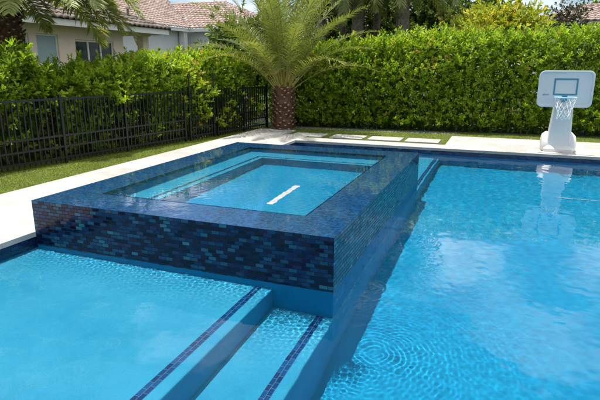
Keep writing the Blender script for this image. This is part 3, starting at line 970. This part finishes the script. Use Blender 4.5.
gt = make_fence('fence_gate', 8.52, 9.42, 'narrow black metal gate with two tall latch posts in the picket fence', 'gate', [0.03, 0.90], 1.26, gate=True)
for u in (0.03, 0.90):
    bb = MB()
    bb.tube([(u, -0.03, 1.0), (u, -0.03, 1.52)], 0.016, 8)
    bb.tube([(u, -0.03, 1.46), (u, -0.03, 1.50), (u, -0.03, 1.58), (u, -0.03, 1.60)], [0.02, 0.034, 0.034, 0.02], 10)
    bb.box(u-0.03, u+0.03, -0.055, -0.005, 0.98, 1.12)
    link('latch', bb.mesh('latch'), M_BLACK, gt)
make_fence('metal_fence', 9.55, 11.75, 'short black metal picket fence between the gate and the palm trunk', 'fence', [0.0, 1.12, 2.22], 1.24)

# ================================================================== palms
M_BOOT = simple_mat('palm_boot', (0.15, 0.08, 0.045), 0.85, noise=0.45, scale=18, bump=0.5)
M_BOOTCUT = simple_mat('palm_boot_cut', (0.44, 0.26, 0.14), 0.85, noise=0.4, scale=30, bump=0.4)
M_STALK = leaf_mat('date_flower', [(0.0, (0.35, 0.30, 0.03)), (1.0, (0.75, 0.62, 0.10))], trans=0.3)

def date_palm(name, loc, label, th, r0, r1, fronds, mat, seed, as_parts, group=None, boots=True, leafw=0.022):
    root = empty(name, loc, label, 'palm tree', group)
    if boots:
        link('trunk', boot_trunk(th, r0, r1, seed).mesh('trunk'), [M_BOOT, M_BOOTCUT], root)
    else:
        b = MB(); rr = random.Random(seed); pts = []; rs = []
        for i in range(30):
            z = -0.05 + th*i/29
            pts.append((0.05*math.sin(z*0.9+seed), 0.04*math.cos(z*1.1+seed)-0.04, z)); rs.append((r0+(r1-r0)*i/29)*(1+0.10*((i % 2)-0.5)+rr.uniform(-.05, .05)))
        b.tube(pts, rs, 12)
        for i in range(170):     # rough fibre and old leaf bases
            z = rr.uniform(0.2, th); a = rr.uniform(0, 6.28); r = r0+(r1-r0)*z/th
            c = Vector((math.cos(a)*r, math.sin(a)*r, z)); o_ = Vector((math.cos(a)*.6, math.sin(a)*.6, 1)).normalized()
            s_ = Vector((-math.sin(a), math.cos(a), 0))
            b.poly([tuple(c-s_*0.05), tuple(c+s_*0.05), tuple(c+o_*rr.uniform(.1, .2)+s_*0.01)])
        link('trunk', b.mesh('trunk'), M_BARK, root)
    rng = np.random.default_rng(seed)
    if as_parts:
        for sp in fronds:
            link('frond', frond_mesh([sp], rng, width=leafw), mat, root)
    else:
        link('crown', frond_mesh(fronds, rng, width=leafw), mat, root)
    return root

rr = random.Random(17)
fr = []
nF = 44
for i in range(nF):
    az = i*2.39996
    f = i/(nF-1)
    el = rad(86 - 46*f**0.9 + rr.uniform(-5, 5))
    Lr = 2.6 + 0.5*math.sin(math.pi*min(1, f*1.2)) + rr.uniform(-.2, .2)
    sag = rad(30 + 38*f + rr.uniform(-8, 8))
    r_ = 0.10+0.22*f
    fr.append(((math.cos(az)*r_, math.sin(az)*r_, 1.16 + 0.22*(1-f)), az, el, Lr, sag, 66, 0.42, 0.38+rr.uniform(-.12, .12)+0.2*(f > 0.8)))
mp_ = date_palm('date_palm', (-5.72, 13.45, 0.085), 'big date palm with a short brown scaly trunk between fence and far hedge', 1.22, 0.29, 0.27, fr, M_FROND, 7, True)
# yellow flower spray in the heart of the crown, on the viewer's side
rng = np.random.default_rng(8)
sp = []
for i in range(13):
    a = -1.3 + rng.normal(0, 0.5)
    sp.append((np.array([0.02+0.02*i/13, -0.32, 2.15+0.02*i]), a, rad(40+rng.uniform(-25, 25)), rng.uniform(.28, .45), rad(50), 9, 0.10, 0.6))
me = frond_mesh(sp, rng, width=0.02)
link('flower_spray', me, M_STALK, mp_)
b = MB(); b.tube([(0, -0.1, 1.2), (0.01, -0.22, 1.7), (0.02, -0.32, 2.2)], [0.02, 0.014, 0.01], 6)
link('flower_stalk', b.mesh('flower_stalk'), M_STALK, mp_)

fr = []
for i in range(110):
    az = i*2.39996; f = i/109
    el = rad(82-60*f+rr.uniform(-6, 6)); Lr = 2.9+rr.uniform(-.3, .3)
    fr.append(((math.cos(az)*.12, math.sin(az)*.12, 3.0+0.15*(1-f)), az, el, Lr, rad(72+24*f+rr.uniform(-8, 8)), 95, 0.68, 0.5+rr.uniform(-.15, .2)))
date_palm('date_palm', (-10.1, 8.6, 0.085), 'palm with drooping pale green fronds at the left edge in front of the peach house', 3.0, 0.24, 0.27, fr, M_FROND2, 9, False, leafw=0.038)

bgp = [(-6.2, 18.2, 4.9, .14, 'slender dark palm trunk second to the left of the thick grey trunk behind the hedge', 0),
       (-5.95, 20.0, 5.6, .13, 'thin dark palm trunk just left of the thick grey trunk behind the hedge', 0),
       (-4.86, 18.0, 4.7, .22, 'thick grey rough palm trunk standing mid-row behind the far hedge', 1),
       (-4.75, 20.2, 5.4, .14, 'thin palm trunk between the two thickest trunks behind the hedge', 0),
       (-3.42, 18.2, 4.8, .24, 'thickest rough palm trunk at the right of the row behind the hedge', 1)]
for i, (x, y, h_, r_, lab, k) in enumerate(bgp):
    fr = []
    for j in range(44):
        az = j*2.39996+i; f = j/43
        fr.append(((math.cos(az)*.1, math.sin(az)*.1, h_+0.1*(1-f)), az, rad(70-85*f+rr.uniform(-8, 8)), 2.2+rr.uniform(-.3, .3), rad(75+30*rr.random()), 44, 0.5, 0.4+rr.uniform(-.2, .3)))
    date_palm('palm_tree', (x, y, 0.085), lab, h_, r_, r_*0.9, fr, M_FROND3, 20+i, False, group='palms behind the far hedge', boots=False, leafw=0.035)

# ================================================================== shrubs and trees behind the hedge
sh = [((-8.9, 18.0), (1.7, 1.3, 1.5), 2.1, 'dark leafy shrub behind the date palm crown', 1500),
      ((-7.2, 22.6), (1.8, 1.3, 2.2), 2.9, 'dark shrub behind the slender left palm trunks', 1500),
      ((-5.2, 23.0), (1.7, 1.3, 2.1), 2.8, 'green shrub between the two thick palm trunks', 1500),
      ((-3.4, 23.4), (1.8, 1.3, 2.4), 3.1, 'dark shrub behind the thickest palm trunk', 1500),
      ((-1.4, 22.8), (1.7, 1.3, 2.3), 2.8, 'dense dark shrub left of the golden shrub', 1500)]
for i, ((x, y), r_, cz, lab, n_) in enumerate(sh):
    blob_tree('shrub', (x, y, 0.085), lab, 'shrub', (0, 0, cz), r_, n_, M_DARKLEAF, 60+i, leaf=(0.10, 0.19), trunk_r=0.06, group='dark shrubs behind the palms')
blob_tree('golden_shrub', (-0.45, 18.0, 0.085), 'rounded yellow-green shrub rising above the middle of the far hedge', 'shrub', (0, 0, 2.75), (1.45, 1.0, 0.95), 1700, M_GOLDLEAF, 71, leaf=(0.08, 0.15), trunk_r=0.05)
blob_tree('bronze_tree', (2.05, 22.5, 0.085), 'small airy tree with dusky leaves in front of the distant roof', 'tree', (0, 0, 3.25), (0.85, 0.8, 1.0), 330, M_REDLEAF, 72, leaf=(0.07, 0.12), trunk_r=0.05, per=8)
blob_tree('round_tree', (3.2, 48.0, 0.085), 'small green tree just right of the golden shrub, far off', 'tree', (0, 0, 4.2), (1.7, 1.5, 1.5), 500, M_DARKLEAF, 73, leaf=(0.2, 0.35), trunk_r=0.15, group=None)
blob_tree('round_tree', (6.6, 48.0, 0.085), 'dark green tree rising over the distant roof, left one of the pair', 'tree', (0, 0, 5.2), (1.7, 1.5, 1.5), 600, M_DARKLEAF, 74, leaf=(0.2, 0.35), trunk_r=0.15)
blob_tree('round_tree', (9.5, 48.0, 0.085), 'dark green tree over the distant roof at the right edge', 'tree', (0, 0, 5.4), (2.1, 1.8, 1.9), 800, M_DARKLEAF, 75, leaf=(0.2, 0.35), trunk_r=0.15)

# ================================================================== houses
M_PEACH = simple_mat('peach_stucco', (0.80, 0.65, 0.54), 0.9, noise=0.06, scale=6, bump=0.2)
M_GREYST = simple_mat('grey_stucco', (0.66, 0.66, 0.67), 0.9, noise=0.06, scale=6, bump=0.2)
M_TRIM = simple_mat('white_trim', (0.78, 0.77, 0.74), 0.6, noise=0.04, scale=4)
M_GLASSD = simple_mat('window_glass', (0.03, 0.04, 0.045), 0.06, noise=0.3, scale=1.0, spec=0.8)
M_BLIND = simple_mat('window_blind', (0.36, 0.47, 0.50), 0.3, noise=0.05, scale=2.0, spec=0.6)
def rooftile_mat(name, c0, c1, c2):
    mt, nt, out = new_mat(name)
    b = nt.nodes.new('ShaderNodeBsdfPrincipled'); b.inputs['Roughness'].default_value = 0.8
    at = nt.nodes.new('ShaderNodeAttribute'); at.attribute_name = 'rnd'
    r = ramp(nt, [(0.0, c0), (0.5, c1), (1.0, c2)])
    L(nt, at.outputs['Fac'], r.inputs[0])
    tc = nt.nodes.new('ShaderNodeTexCoord'); nz = nt.nodes.new('ShaderNodeTexNoise'); setin(nz, Scale=9.0, Detail=6.0)
    L(nt, tc.outputs['Object'], nz.inputs['Vector'])
    rr_ = ramp(nt, [(0.3, (0.7, 0.7, 0.7)), (0.7, (1.15, 1.15, 1.15))]); L(nt, nz.outputs['Fac'], rr_.inputs[0])
    mm = nt.nodes.new('ShaderNodeMixRGB'); mm.blend_type = 'MULTIPLY'; mm.inputs[0].default_value = 1
    L(nt, r.outputs[0], mm.inputs[1]); L(nt, rr_.outputs[0], mm.inputs[2])
    L(nt, mm.outputs[0], b.inputs['Base Color']); L(nt, b.outputs[0], out.inputs[0])
    return mt
M_TILEA = rooftile_mat('brown_roof_tile', (0.11, 0.085, 0.072), (0.19, 0.15, 0.125), (0.30, 0.24, 0.205))
M_TILEB = rooftile_mat('rose_roof_tile', (0.28, 0.19, 0.155), (0.42, 0.31, 0.26), (0.54, 0.43, 0.37))

def roof_face(poly, mat, parent, tw=0.30, tc_=0.42, name='roof', seed=1, amp=0.05):
    """barrel-tiled slope. poly[0]→poly[1] is the eave (left to right seen from outside); polygon planar, world coords"""
    rng = np.random.default_rng(seed)
    P = [Vector(p) for p in poly]
    u = (P[1]-P[0]).normalized()
    nrm = (P[1]-P[0]).cross(P[2]-P[0]).normalized()
    v = nrm.cross(u).normalized()
    Q = [((p-P[0]).dot(u), (p-P[0]).dot(v)) for p in P]
    u0 = min(q[0] for q in Q); u1 = max(q[0] for q in Q); v1 = max(q[1] for q in Q)
    su = 8
    nu = int((u1-u0)/tw)+1; nv = int(v1/tc_)+1
    def inside(a, c):
        r = False; j = len(Q)-1
        for i in range(len(Q)):
            if ((Q[i][1] > c) != (Q[j][1] > c)) and a < (Q[j][0]-Q[i][0])*(c-Q[i][1])/(Q[j][1]-Q[i][1]+1e-12)+Q[i][0]: r = not r
            j = i
        return r
    V = []; F = []; A = []
    for i in range(nu):
        for j in range(nv):
            ca = u0+(i+0.5)*tw; cc = (j+0.5)*tc_
            if not inside(ca, min(cc, v1-0.01)): continue
            tone = float(np.clip(rng.normal(0.5, 0.22), 0, 1)); base = len(V)
            for jj, (vv, lift) in enumerate(((j*tc_-0.03, 0.045), ((j+1)*tc_, 0.0))):
                for k in range(su+1):
                    uu = u0+(i+k/su)*tw
                    ph = 2*math.pi*k/su
                    hh = amp*(0.5-0.5*math.cos(ph)) + lift
                    p = P[0] + u*uu + v*vv + nrm*(hh+0.02)
                    V.append(tuple(p)); A.append(tone)
            # front lip of each course
            for k in range(su+1):
                uu = u0+(i+k/su)*tw; ph = 2*math.pi*k/su
                p = P[0] + u*uu + v*(j*tc_-0.03) + nrm*(amp*(0.5-0.5*math.cos(ph)) + 0.0)
                V.append(tuple(p)); A.append(0.0)
            n = su+1
            for k in range(su):
                F.append((base+k, base+k+1, base+n+k+1, base+n+k))
                F.append((base+2*n+k, base+2*n+k+1, base+k+1, base+k))
    off = Vector(parent.location)
    V = np.array(V) - np.array(off)
    return link(name, np_mesh(name, V, np.array(F), attr=A), mat, parent)

def cap_line(p0, p1, mat, parent, r=0.09):
    """ridge or hip caps: overlapping half-round tiles"""
    p0 = Vector(p0); p1 = Vector(p1); d = p1-p0; n = max(2, int(d.length/0.38)); b = MB()
    for i in range(n):
        a = p0 + d*(i/n) - Vector(parent.location); c = p0 + d*((i+1.08)/n) - Vector(parent.location)
        b.tube([tuple(a+Vector((0, 0, .04))), tuple(c+Vector((0, 0, .02)))], [r*1.08, r*0.9], 8)
    me = b.mesh('ridge_cap')
    at = me.attributes.new('rnd', 'FLOAT', 'POINT')
    at.data.foreach_set('value', [0.35]*len(me.vertices))
    return link('ridge_cap', me, mat, parent)

def hbox(name, x0, x1, y0, y1, z0, z1, mat, parent, **kw):
    b = MB(); ox, oy, oz = parent.location if parent.parent is None else parent.parent.location
    b.box(x0-ox, x1-ox, y0-oy, y1-oy, z0-oz, z1-oz)
    return link(name, b.mesh(name), mat, parent, **kw)

# --- peach house: its long wall runs along Y at X = -15.2, seen from +X
ha = empty('peach_house', (-19.0, 12.0, 0.085), 'peach single-storey house with white eaves and brown tiled roof at the left', 'house')
WX = -15.2
def wall_y(parent, xw, th_, spans, ztop, mat, name='wall'):
    """spans: (y0,y1,z0,z1) solid rectangles of one wall, butted"""
    b = MB(); ox, oy, oz = parent.location
    for (y0, y1, z0, z1) in spans: b.box(xw-th_-ox, xw-ox, y0-oy, y1-oy, z0-oz, z1-oz)
    return link(name, b.mesh(name), mat, parent)
ZT = 3.24
wins = [(12.4, 13.68, 0.9, 2.92), (13.98, 14.95, 0.9, 2.92)]
spans = []
y = 3.0
for (y0, y1, z0, z1) in wins:
    spans.append((y, y0, 0.05, ZT)); spans.append((y0, y1, 0.05, z0)); spans.append((y0, y1, z1, ZT)); y = y1
spans.append((y, 15.75, 0.05, ZT))
spans += [(15.75, 17.85, 2.80, ZT), (17.85, 18.45, 0.05, ZT)]
wall_y(ha, WX, 0.25, spans, ZT, M_PEACH)
for i, (y0, y1, z0, z1) in enumerate(wins):
    f = MB(); ox, oy, oz = ha.location
    for (a0, a1, c0, c1) in ((y0, y1, z0, z0+.06), (y0, y1, z1-.06, z1), (y0, y0+.06, z0+.06, z1-.06), (y1-.06, y1, z0+.06, z1-.06), (y0+.06, y1-.06, 1.86, 1.92)):
        f.box(WX-0.14-ox, WX-0.06-ox, a0-oy, a1-oy, c0-oz, c1-oz)
    w_ = link('window', f.mesh('window'), M_TRIM, ha)
    hbox('pane', WX-0.12, WX-0.10, y0+.06, y1-.06, z0+.06, z1-.06, M_BLIND, w_)
f = MB()
for k in range(4):
    yy = 15.75 + k*0.68
    f.box(WX-0.14-ox, WX-0.06-ox, yy-oy, yy+0.07-oy, 0.05-oz, 2.73-oz)
f.box(WX-0.14-ox, WX-0.06-ox, 15.75-oy, 17.85-oy, 2.73-oz, 2.80-oz)
dr = link('sliding_door', f.mesh('sliding_door'), M_TRIM, ha)
hbox('pane', WX-0.12, WX-0.10, 15.82, 17.80, 0.1, 2.73, M_GLASSD, dr)
hbox('wall', -19.0, -15.45, 3.0, 3.25, 0.05, ZT, M_PEACH, ha)
# recessed porch at the corner
hbox('porch_wall', -17.2, -17.0, 18.45, 20.4, 0.05, ZT, M_TRIM, ha)
hbox('porch_window', -17.0, -16.96, 18.95, 19.45, 1.2, 2.75, M_GLASSD, ha)
hbox('column', WX-0.30, WX+0.02, 19.75, 20.15, 0.05, 3.12, M_PEACH, ha)
hbox('porch_beam', WX-0.28, WX, 18.45, 20.35, 3.12, ZT+0.002, M_PEACH, ha)
# eaves: soffit, fascia
b = MB()
b.box(-14.62-ox, -14.56-ox, 2.4-oy, 20.85-oy, 3.20-oz, 3.42-oz)
b.box(-15.7-ox, -14.62-ox, 2.4-oy, 20.85-oy, 3.243-oz, 3.28-oz)
b.box(-21.0-ox, -14.62-ox, 20.79-oy, 20.85-oy, 3.20-oz, 3.42-oz)
link('fascia', b.mesh('fascia'), M_TRIM, ha)
E0, E1 = 2.3, 20.95
zr = 3.44 + (19.0-14.5)*0.40
roof_face([(-14.5, E0, 3.44), (-14.5, E1, 3.44), (-19.0, E1-4.5, zr), (-19.0, E0+4.5, zr)], M_TILEA, ha, seed=3)
roof_face([(-14.5, E1, 3.44), (-23.5, E1, 3.44), (-19.0, E1-4.5, zr)], M_TILEA, ha, seed=4)
roof_face([(-23.5, E1, 3.44), (-23.5, E0, 3.44), (-19.0, E0+4.5, zr), (-19.0, E1-4.5, zr)], M_TILEA, ha, seed=5)
cap_line((-14.5, E1, 3.44), (-19.0, E1-4.5, zr), M_TILEA, ha)
cap_line((-19.0, E1-4.5, zr), (-19.0, E0+4.5, zr), M_TILEA, ha)
b = MB(); b.tube([(-15.6-ox, 19.4-oy, 3.9-oz), (-15.6-ox, 19.4-oy, 4.25-oz)], 0.05, 8); b.tube([(-15.6-ox, 19.4-oy, 4.22-oz), (-15.6-ox, 19.4-oy, 4.32-oz)], [0.09, 0.05], 8)
link('vent_pipe', b.mesh('vent_pipe'), M_BARK, ha)

# --- grey house behind it: wall along Y at X=-20.3, wing along X at Y=31.3
hb = empty('grey_house', (-24.0, 31.0, 0.085), 'grey-walled house with a large rose-brown tiled roof behind the peach house', 'house')
ox, oy, oz = hb.location
hbox('wall', -20.9, -20.6, 17.0, 31.2, 0.05, 4.05, M_GREYST, hb)
hbox('wall', -20.6, -15.6, 31.45, 31.75, 0.05, 4.05, M_GREYST, hb)
hbox('column', -20.5, -20.1, 30.5, 30.9, 0.05, 4.05, M_TRIM, hb)
b = MB()
b.box(-20.02-ox, -19.96-ox, 16.6-oy, 30.96-oy, 4.02-oz, 4.22-oz)
b.box(-20.9-ox, -20.02-ox, 16.6-oy, 30.96-oy, 4.053-oz, 4.09-oz)
b.box(-19.96-ox, -15.2-ox, 30.90-oy, 30.96-oy, 4.02-oz, 4.22-oz)
b.box(-20.02-ox, -15.2-ox, 30.96-oy, 31.6-oy, 4.053-oz, 4.09-oz)
link('fascia', b.mesh('fascia'), M_TRIM, hb)
s_ = 0.45
zr = 4.24+6.5*s_
roof_face([(-19.9, 16.5, 4.24), (-19.9, 30.9, 4.24), (-26.4, 37.4, zr), (-26.4, 16.5, zr)], M_TILEB, hb, seed=6)
zr2 = 4.24+4.6*s_
roof_face([(-19.9, 30.9, 4.24), (-15.0, 30.9, 4.24), (-19.6, 35.5, zr2), (-24.5, 35.5, zr2)], M_TILEB, hb, seed=7)
roof_face([(-15.0, 30.9, 4.24), (-15.0, 40.1, 4.24), (-19.6, 35.5, zr2)], M_TILEB, hb, seed=8)
cap_line((-15.0, 30.9, 4.24), (-19.6, 35.5, zr2), M_TILEB, hb)
cap_line((-19.6, 35.5, zr2), (-24.5, 35.5, zr2), M_TILEB, hb)
b = MB(); b.tube([(-19.9-ox, 30.9-oy, 4.30-oz), (-26.4-ox, 37.4-oy, zr+.04-oz)], 0.06, 6)
link('valley', b.mesh('valley'), M_BARK, hb)

# --- far house on the right
hd = empty('far_house', (6.0, 38.0, 0.085), 'distant low house with a rose tiled roof at the upper right', 'house')
ox, oy, oz = hd.location
hbox('wall', 1.3, 14.0, 34.6, 34.9, 0.05, 4.18, M_TRIM, hd)
hbox('wall', 1.3, 1.6, 34.9, 42.0, 0.05, 4.18, M_TRIM, hd)
b = MB(); b.box(0.95-ox, 14.3-ox, 34.0-oy, 34.06-oy, 4.12-oz, 4.30-oz); b.box(0.95-ox, 14.3-ox, 34.06-oy, 34.7-oy, 4.183-oz, 4.22-oz)
link('fascia', b.mesh('fascia'), M_TRIM, hd)
roof_face([(0.9, 33.9, 4.30), (14.5, 33.9, 4.30), (14.5, 37.4, 5.42), (4.4, 37.4, 5.42)], M_TILEB, hd, seed=9, tw=0.36)
roof_face([(0.9, 40.9, 4.30), (0.9, 33.9, 4.30), (4.4, 37.4, 5.42)], M_TILEB, hd, seed=10, tw=0.36)
cap_line((0.9, 33.9, 4.30), (4.4, 37.4, 5.42), M_TILEB, hd)
cap_line((4.4, 37.4, 5.42), (14.5, 37.4, 5.42), M_TILEB, hd)

# ================================================================== poolside basketball hoop
M_HWHITE = simple_mat('moulded_white_plastic', (0.72, 0.71, 0.68), 0.45, noise=0.04, scale=5, bump=0.05)
M_HBLUE = simple_mat('blue_plastic', (0.04, 0.24, 0.36), 0.4, noise=0.08)
M_HGREY = simple_mat('printed_grey', (0.12, 0.22, 0.32), 0.5, noise=0.1)
M_HPALE = simple_mat('backboard_plastic', (0.68, 0.70, 0.69), 0.4, noise=0.03, scale=3)
M_NET = simple_mat('white_net_cord', (0.80, 0.80, 0.78), 0.8, noise=0.03)
hp = empty('basketball_hoop', (1.16, 12.0, DZ), 'white plastic poolside basketball hoop with blue target square standing on the deck', 'basketball hoop')
def loft(sections, mi=0):
    """sections: list of rings (equal count)"""
    b = MB(); n = len(sections[0])
    for s_ in sections: b.v += [tuple(p) for p in s_]
    for i in range(len(sections)-1):
        for k in range(n):
            k2 = (k+1) % n
            b.f.append((i*n+k, i*n+k2, (i+1)*n+k2, (i+1)*n+k)); b.mi.append(mi)
    b.f.append(tuple(range(n))[::-1]); b.mi.append(mi)
    b.f.append(tuple((len(sections)-1)*n+k for k in range(n))); b.mi.append(mi)
    return b
def rrect(cx, cy, z, hx, hy, r, seg=4):
    pts = []
    for (sx, sy, a0) in ((1, 1, 0), (-1, 1, 90), (-1, -1, 180), (1, -1, 270)):
        for k in range(seg+1):
            a = rad(a0+90*k/seg)
            pts.append((cx+sx*(hx-r)+r*math.cos(a), cy+sy*(hy-r)+r*math.sin(a), z))
    return pts
# base tank with two rounded side lobes
secs = [rrect(0, 0.10, 0.0, 0.28, 0.36, 0.05), rrect(0, 0.10, 0.06, 0.285, 0.365, 0.05), rrect(0, 0.11, 0.12, 0.26, 0.33, 0.06), rrect(0, 0.12, 0.17, 0.20, 0.26, 0.06)]
o_ = link('base', loft(secs).mesh('base'), M_HWHITE, hp, smooth=True); o_.modifiers.new('edge', 'EDGE_SPLIT').split_angle = rad(35)
for sx in (-1, 1):
    pr = []
    for (z, hx, hy) in ((0.02, .085, .26), (0.10, .095, .28), (0.22, .095, .25), (0.32, .080, .18), (0.37, .03, .10), (0.385, .012, .05)):
        pr.append(rrect(sx*0.235, 0.06, z, hx, hy, min(hx, hy)*0.9))
    link('side_tank', loft(pr).mesh('side_tank'), M_HWHITE, hp, smooth=True)
# leaning hollow pillar, its face ribbed
secs = []
for (z, hx, y0, y1) in ((0.02, .235, -.20, .20), (0.30, .215, -.20, .14), (0.70, .190, -.24, .06), (1.00, .170, -.30, -.02), (1.30, .155, -.36, -.12), (1.50, .14, -.40, -.22)):
    secs.append(rrect(0, (y0+y1)/2, z, hx, (y1-y0)/2, 0.04))
o_ = link('pillar', loft(secs).mesh('pillar'), M_HPALE, hp, smooth=True); o_.modifiers.new('edge', 'EDGE_SPLIT').split_angle = rad(35)
# backboard: dished panel with a raised lip
BY = -0.46
def rr_xz(cx, cz, y, hx, hz, r, seg=6):
    return [(p[0], y, p[1]) for p in rrect(cx, cz, 0, hx, hz, r, seg)]
cz, cx_ = 1.285, -0.03
secs = [rr_xz(cx_, cz, BY+0.055, .485, .345, .10), rr_xz(cx_, cz, BY, .495, .355, .105), rr_xz(cx_, cz, BY-0.004, .485, .345, .10), rr_xz(cx_, cz, BY-0.004, .462, .322, .085), rr_xz(cx_, cz, BY+0.016, .452, .312, .08)]
bbm = loft(secs).mesh('backboard')
bm = bmesh.new(); bm.from_mesh(bbm); bmesh.ops.recalc_face_normals(bm, faces=bm.faces); bm.to_mesh(bbm); bm.free()
bbd = link('backboard', bbm, M_HPALE, hp)
b = MB()
x0, x1, z0, z1, t_ = cx_-0.22+0.01, cx_+0.215, 1.17, 1.49, 0.026
for q in ((x0, x1, z1-t_, z1), (x0, x1, z0, z0+t_), (x0, x0+t_, z0+t_, z1-t_), (x1-t_, x1, z0+t_, z1-t_)):
    b.box(q[0], q[1], BY+0.006, BY+0.019, q[2], q[3])
link('target_square', b.mesh('target_square'), M_HBLUE, bbd)
fc = bpy.data.curves.new('mark', 'FONT'); fc.body = 'dunn'; fc.size = 0.06; fc.extrude = 0.001
fo = bpy.data.objects.new('mark', fc); C.objects.link(fo)
bpy.context.view_layer.update()
dg = bpy.context.evaluated_depsgraph_get()
fme = bpy.data.meshes.new_from_object(fo.evaluated_get(dg))
bpy.data.objects.remove(fo)
fme.transform(Matrix.Translation((cx_-0.40, BY+0.012, 1.16)) @ Matrix.Rotation(rad(90), 4, 'X'))
fme.materials.clear()
link('printed_mark', fme, M_HGREY, bbd)
# rim, bracket, net
RZ, RR, RY = 1.135, 0.195, BY-0.23
b = MB()
b.obox((cx_, BY-0.03, RZ-0.03), (0.045, 0, 0), (0, 0.035, 0), (0, 0, 0.06))
b.obox((cx_, BY-0.05, RZ-0.055), (0.03, 0, 0), (0, 0.03, 0), (0, 0, 0.03))
link('rim_bracket', b.mesh('rim_bracket'), M_HBLUE, hp)
b = MB()
b.tube([(cx_+RR*math.cos(a), RY+RR*math.sin(a), RZ) for a in [2*math.pi*k/36 for k in range(37)]], 0.010, 8, cap=False)
rim = link('rim', b.mesh('rim'), simple_mat('pale_blue_rim', (0.35, 0.60, 0.72), 0.4), hp, smooth=True)
b = MB()
NS = 10
def netp(k, lev):
    a = 2*math.pi*(k+0.5*(lev % 2))/NS
    rr_ = RR*(1.0, 0.93, 0.80, 0.68, 0.60, 0.60, 0.63)[lev]
    return (cx_+rr_*math.cos(a)+0.008*math.sin(k*3+lev), RY+rr_*math.sin(a), RZ-(0, .075, .15, .225, .30, .37, .42)[lev]+0.006*math.cos(k*2.3+lev))
for lev in range(6):
    for k in range(NS):
        kk = k if lev % 2 == 0 else k+1
        b.tube([netp(k, lev), netp(k, lev+1)], 0.0045, 5)
        b.tube([netp(k, lev), netp(k-1 if lev % 2 == 0 else k+1, lev+1)], 0.0045, 5)
link('net', b.mesh('net'), M_NET, hp)
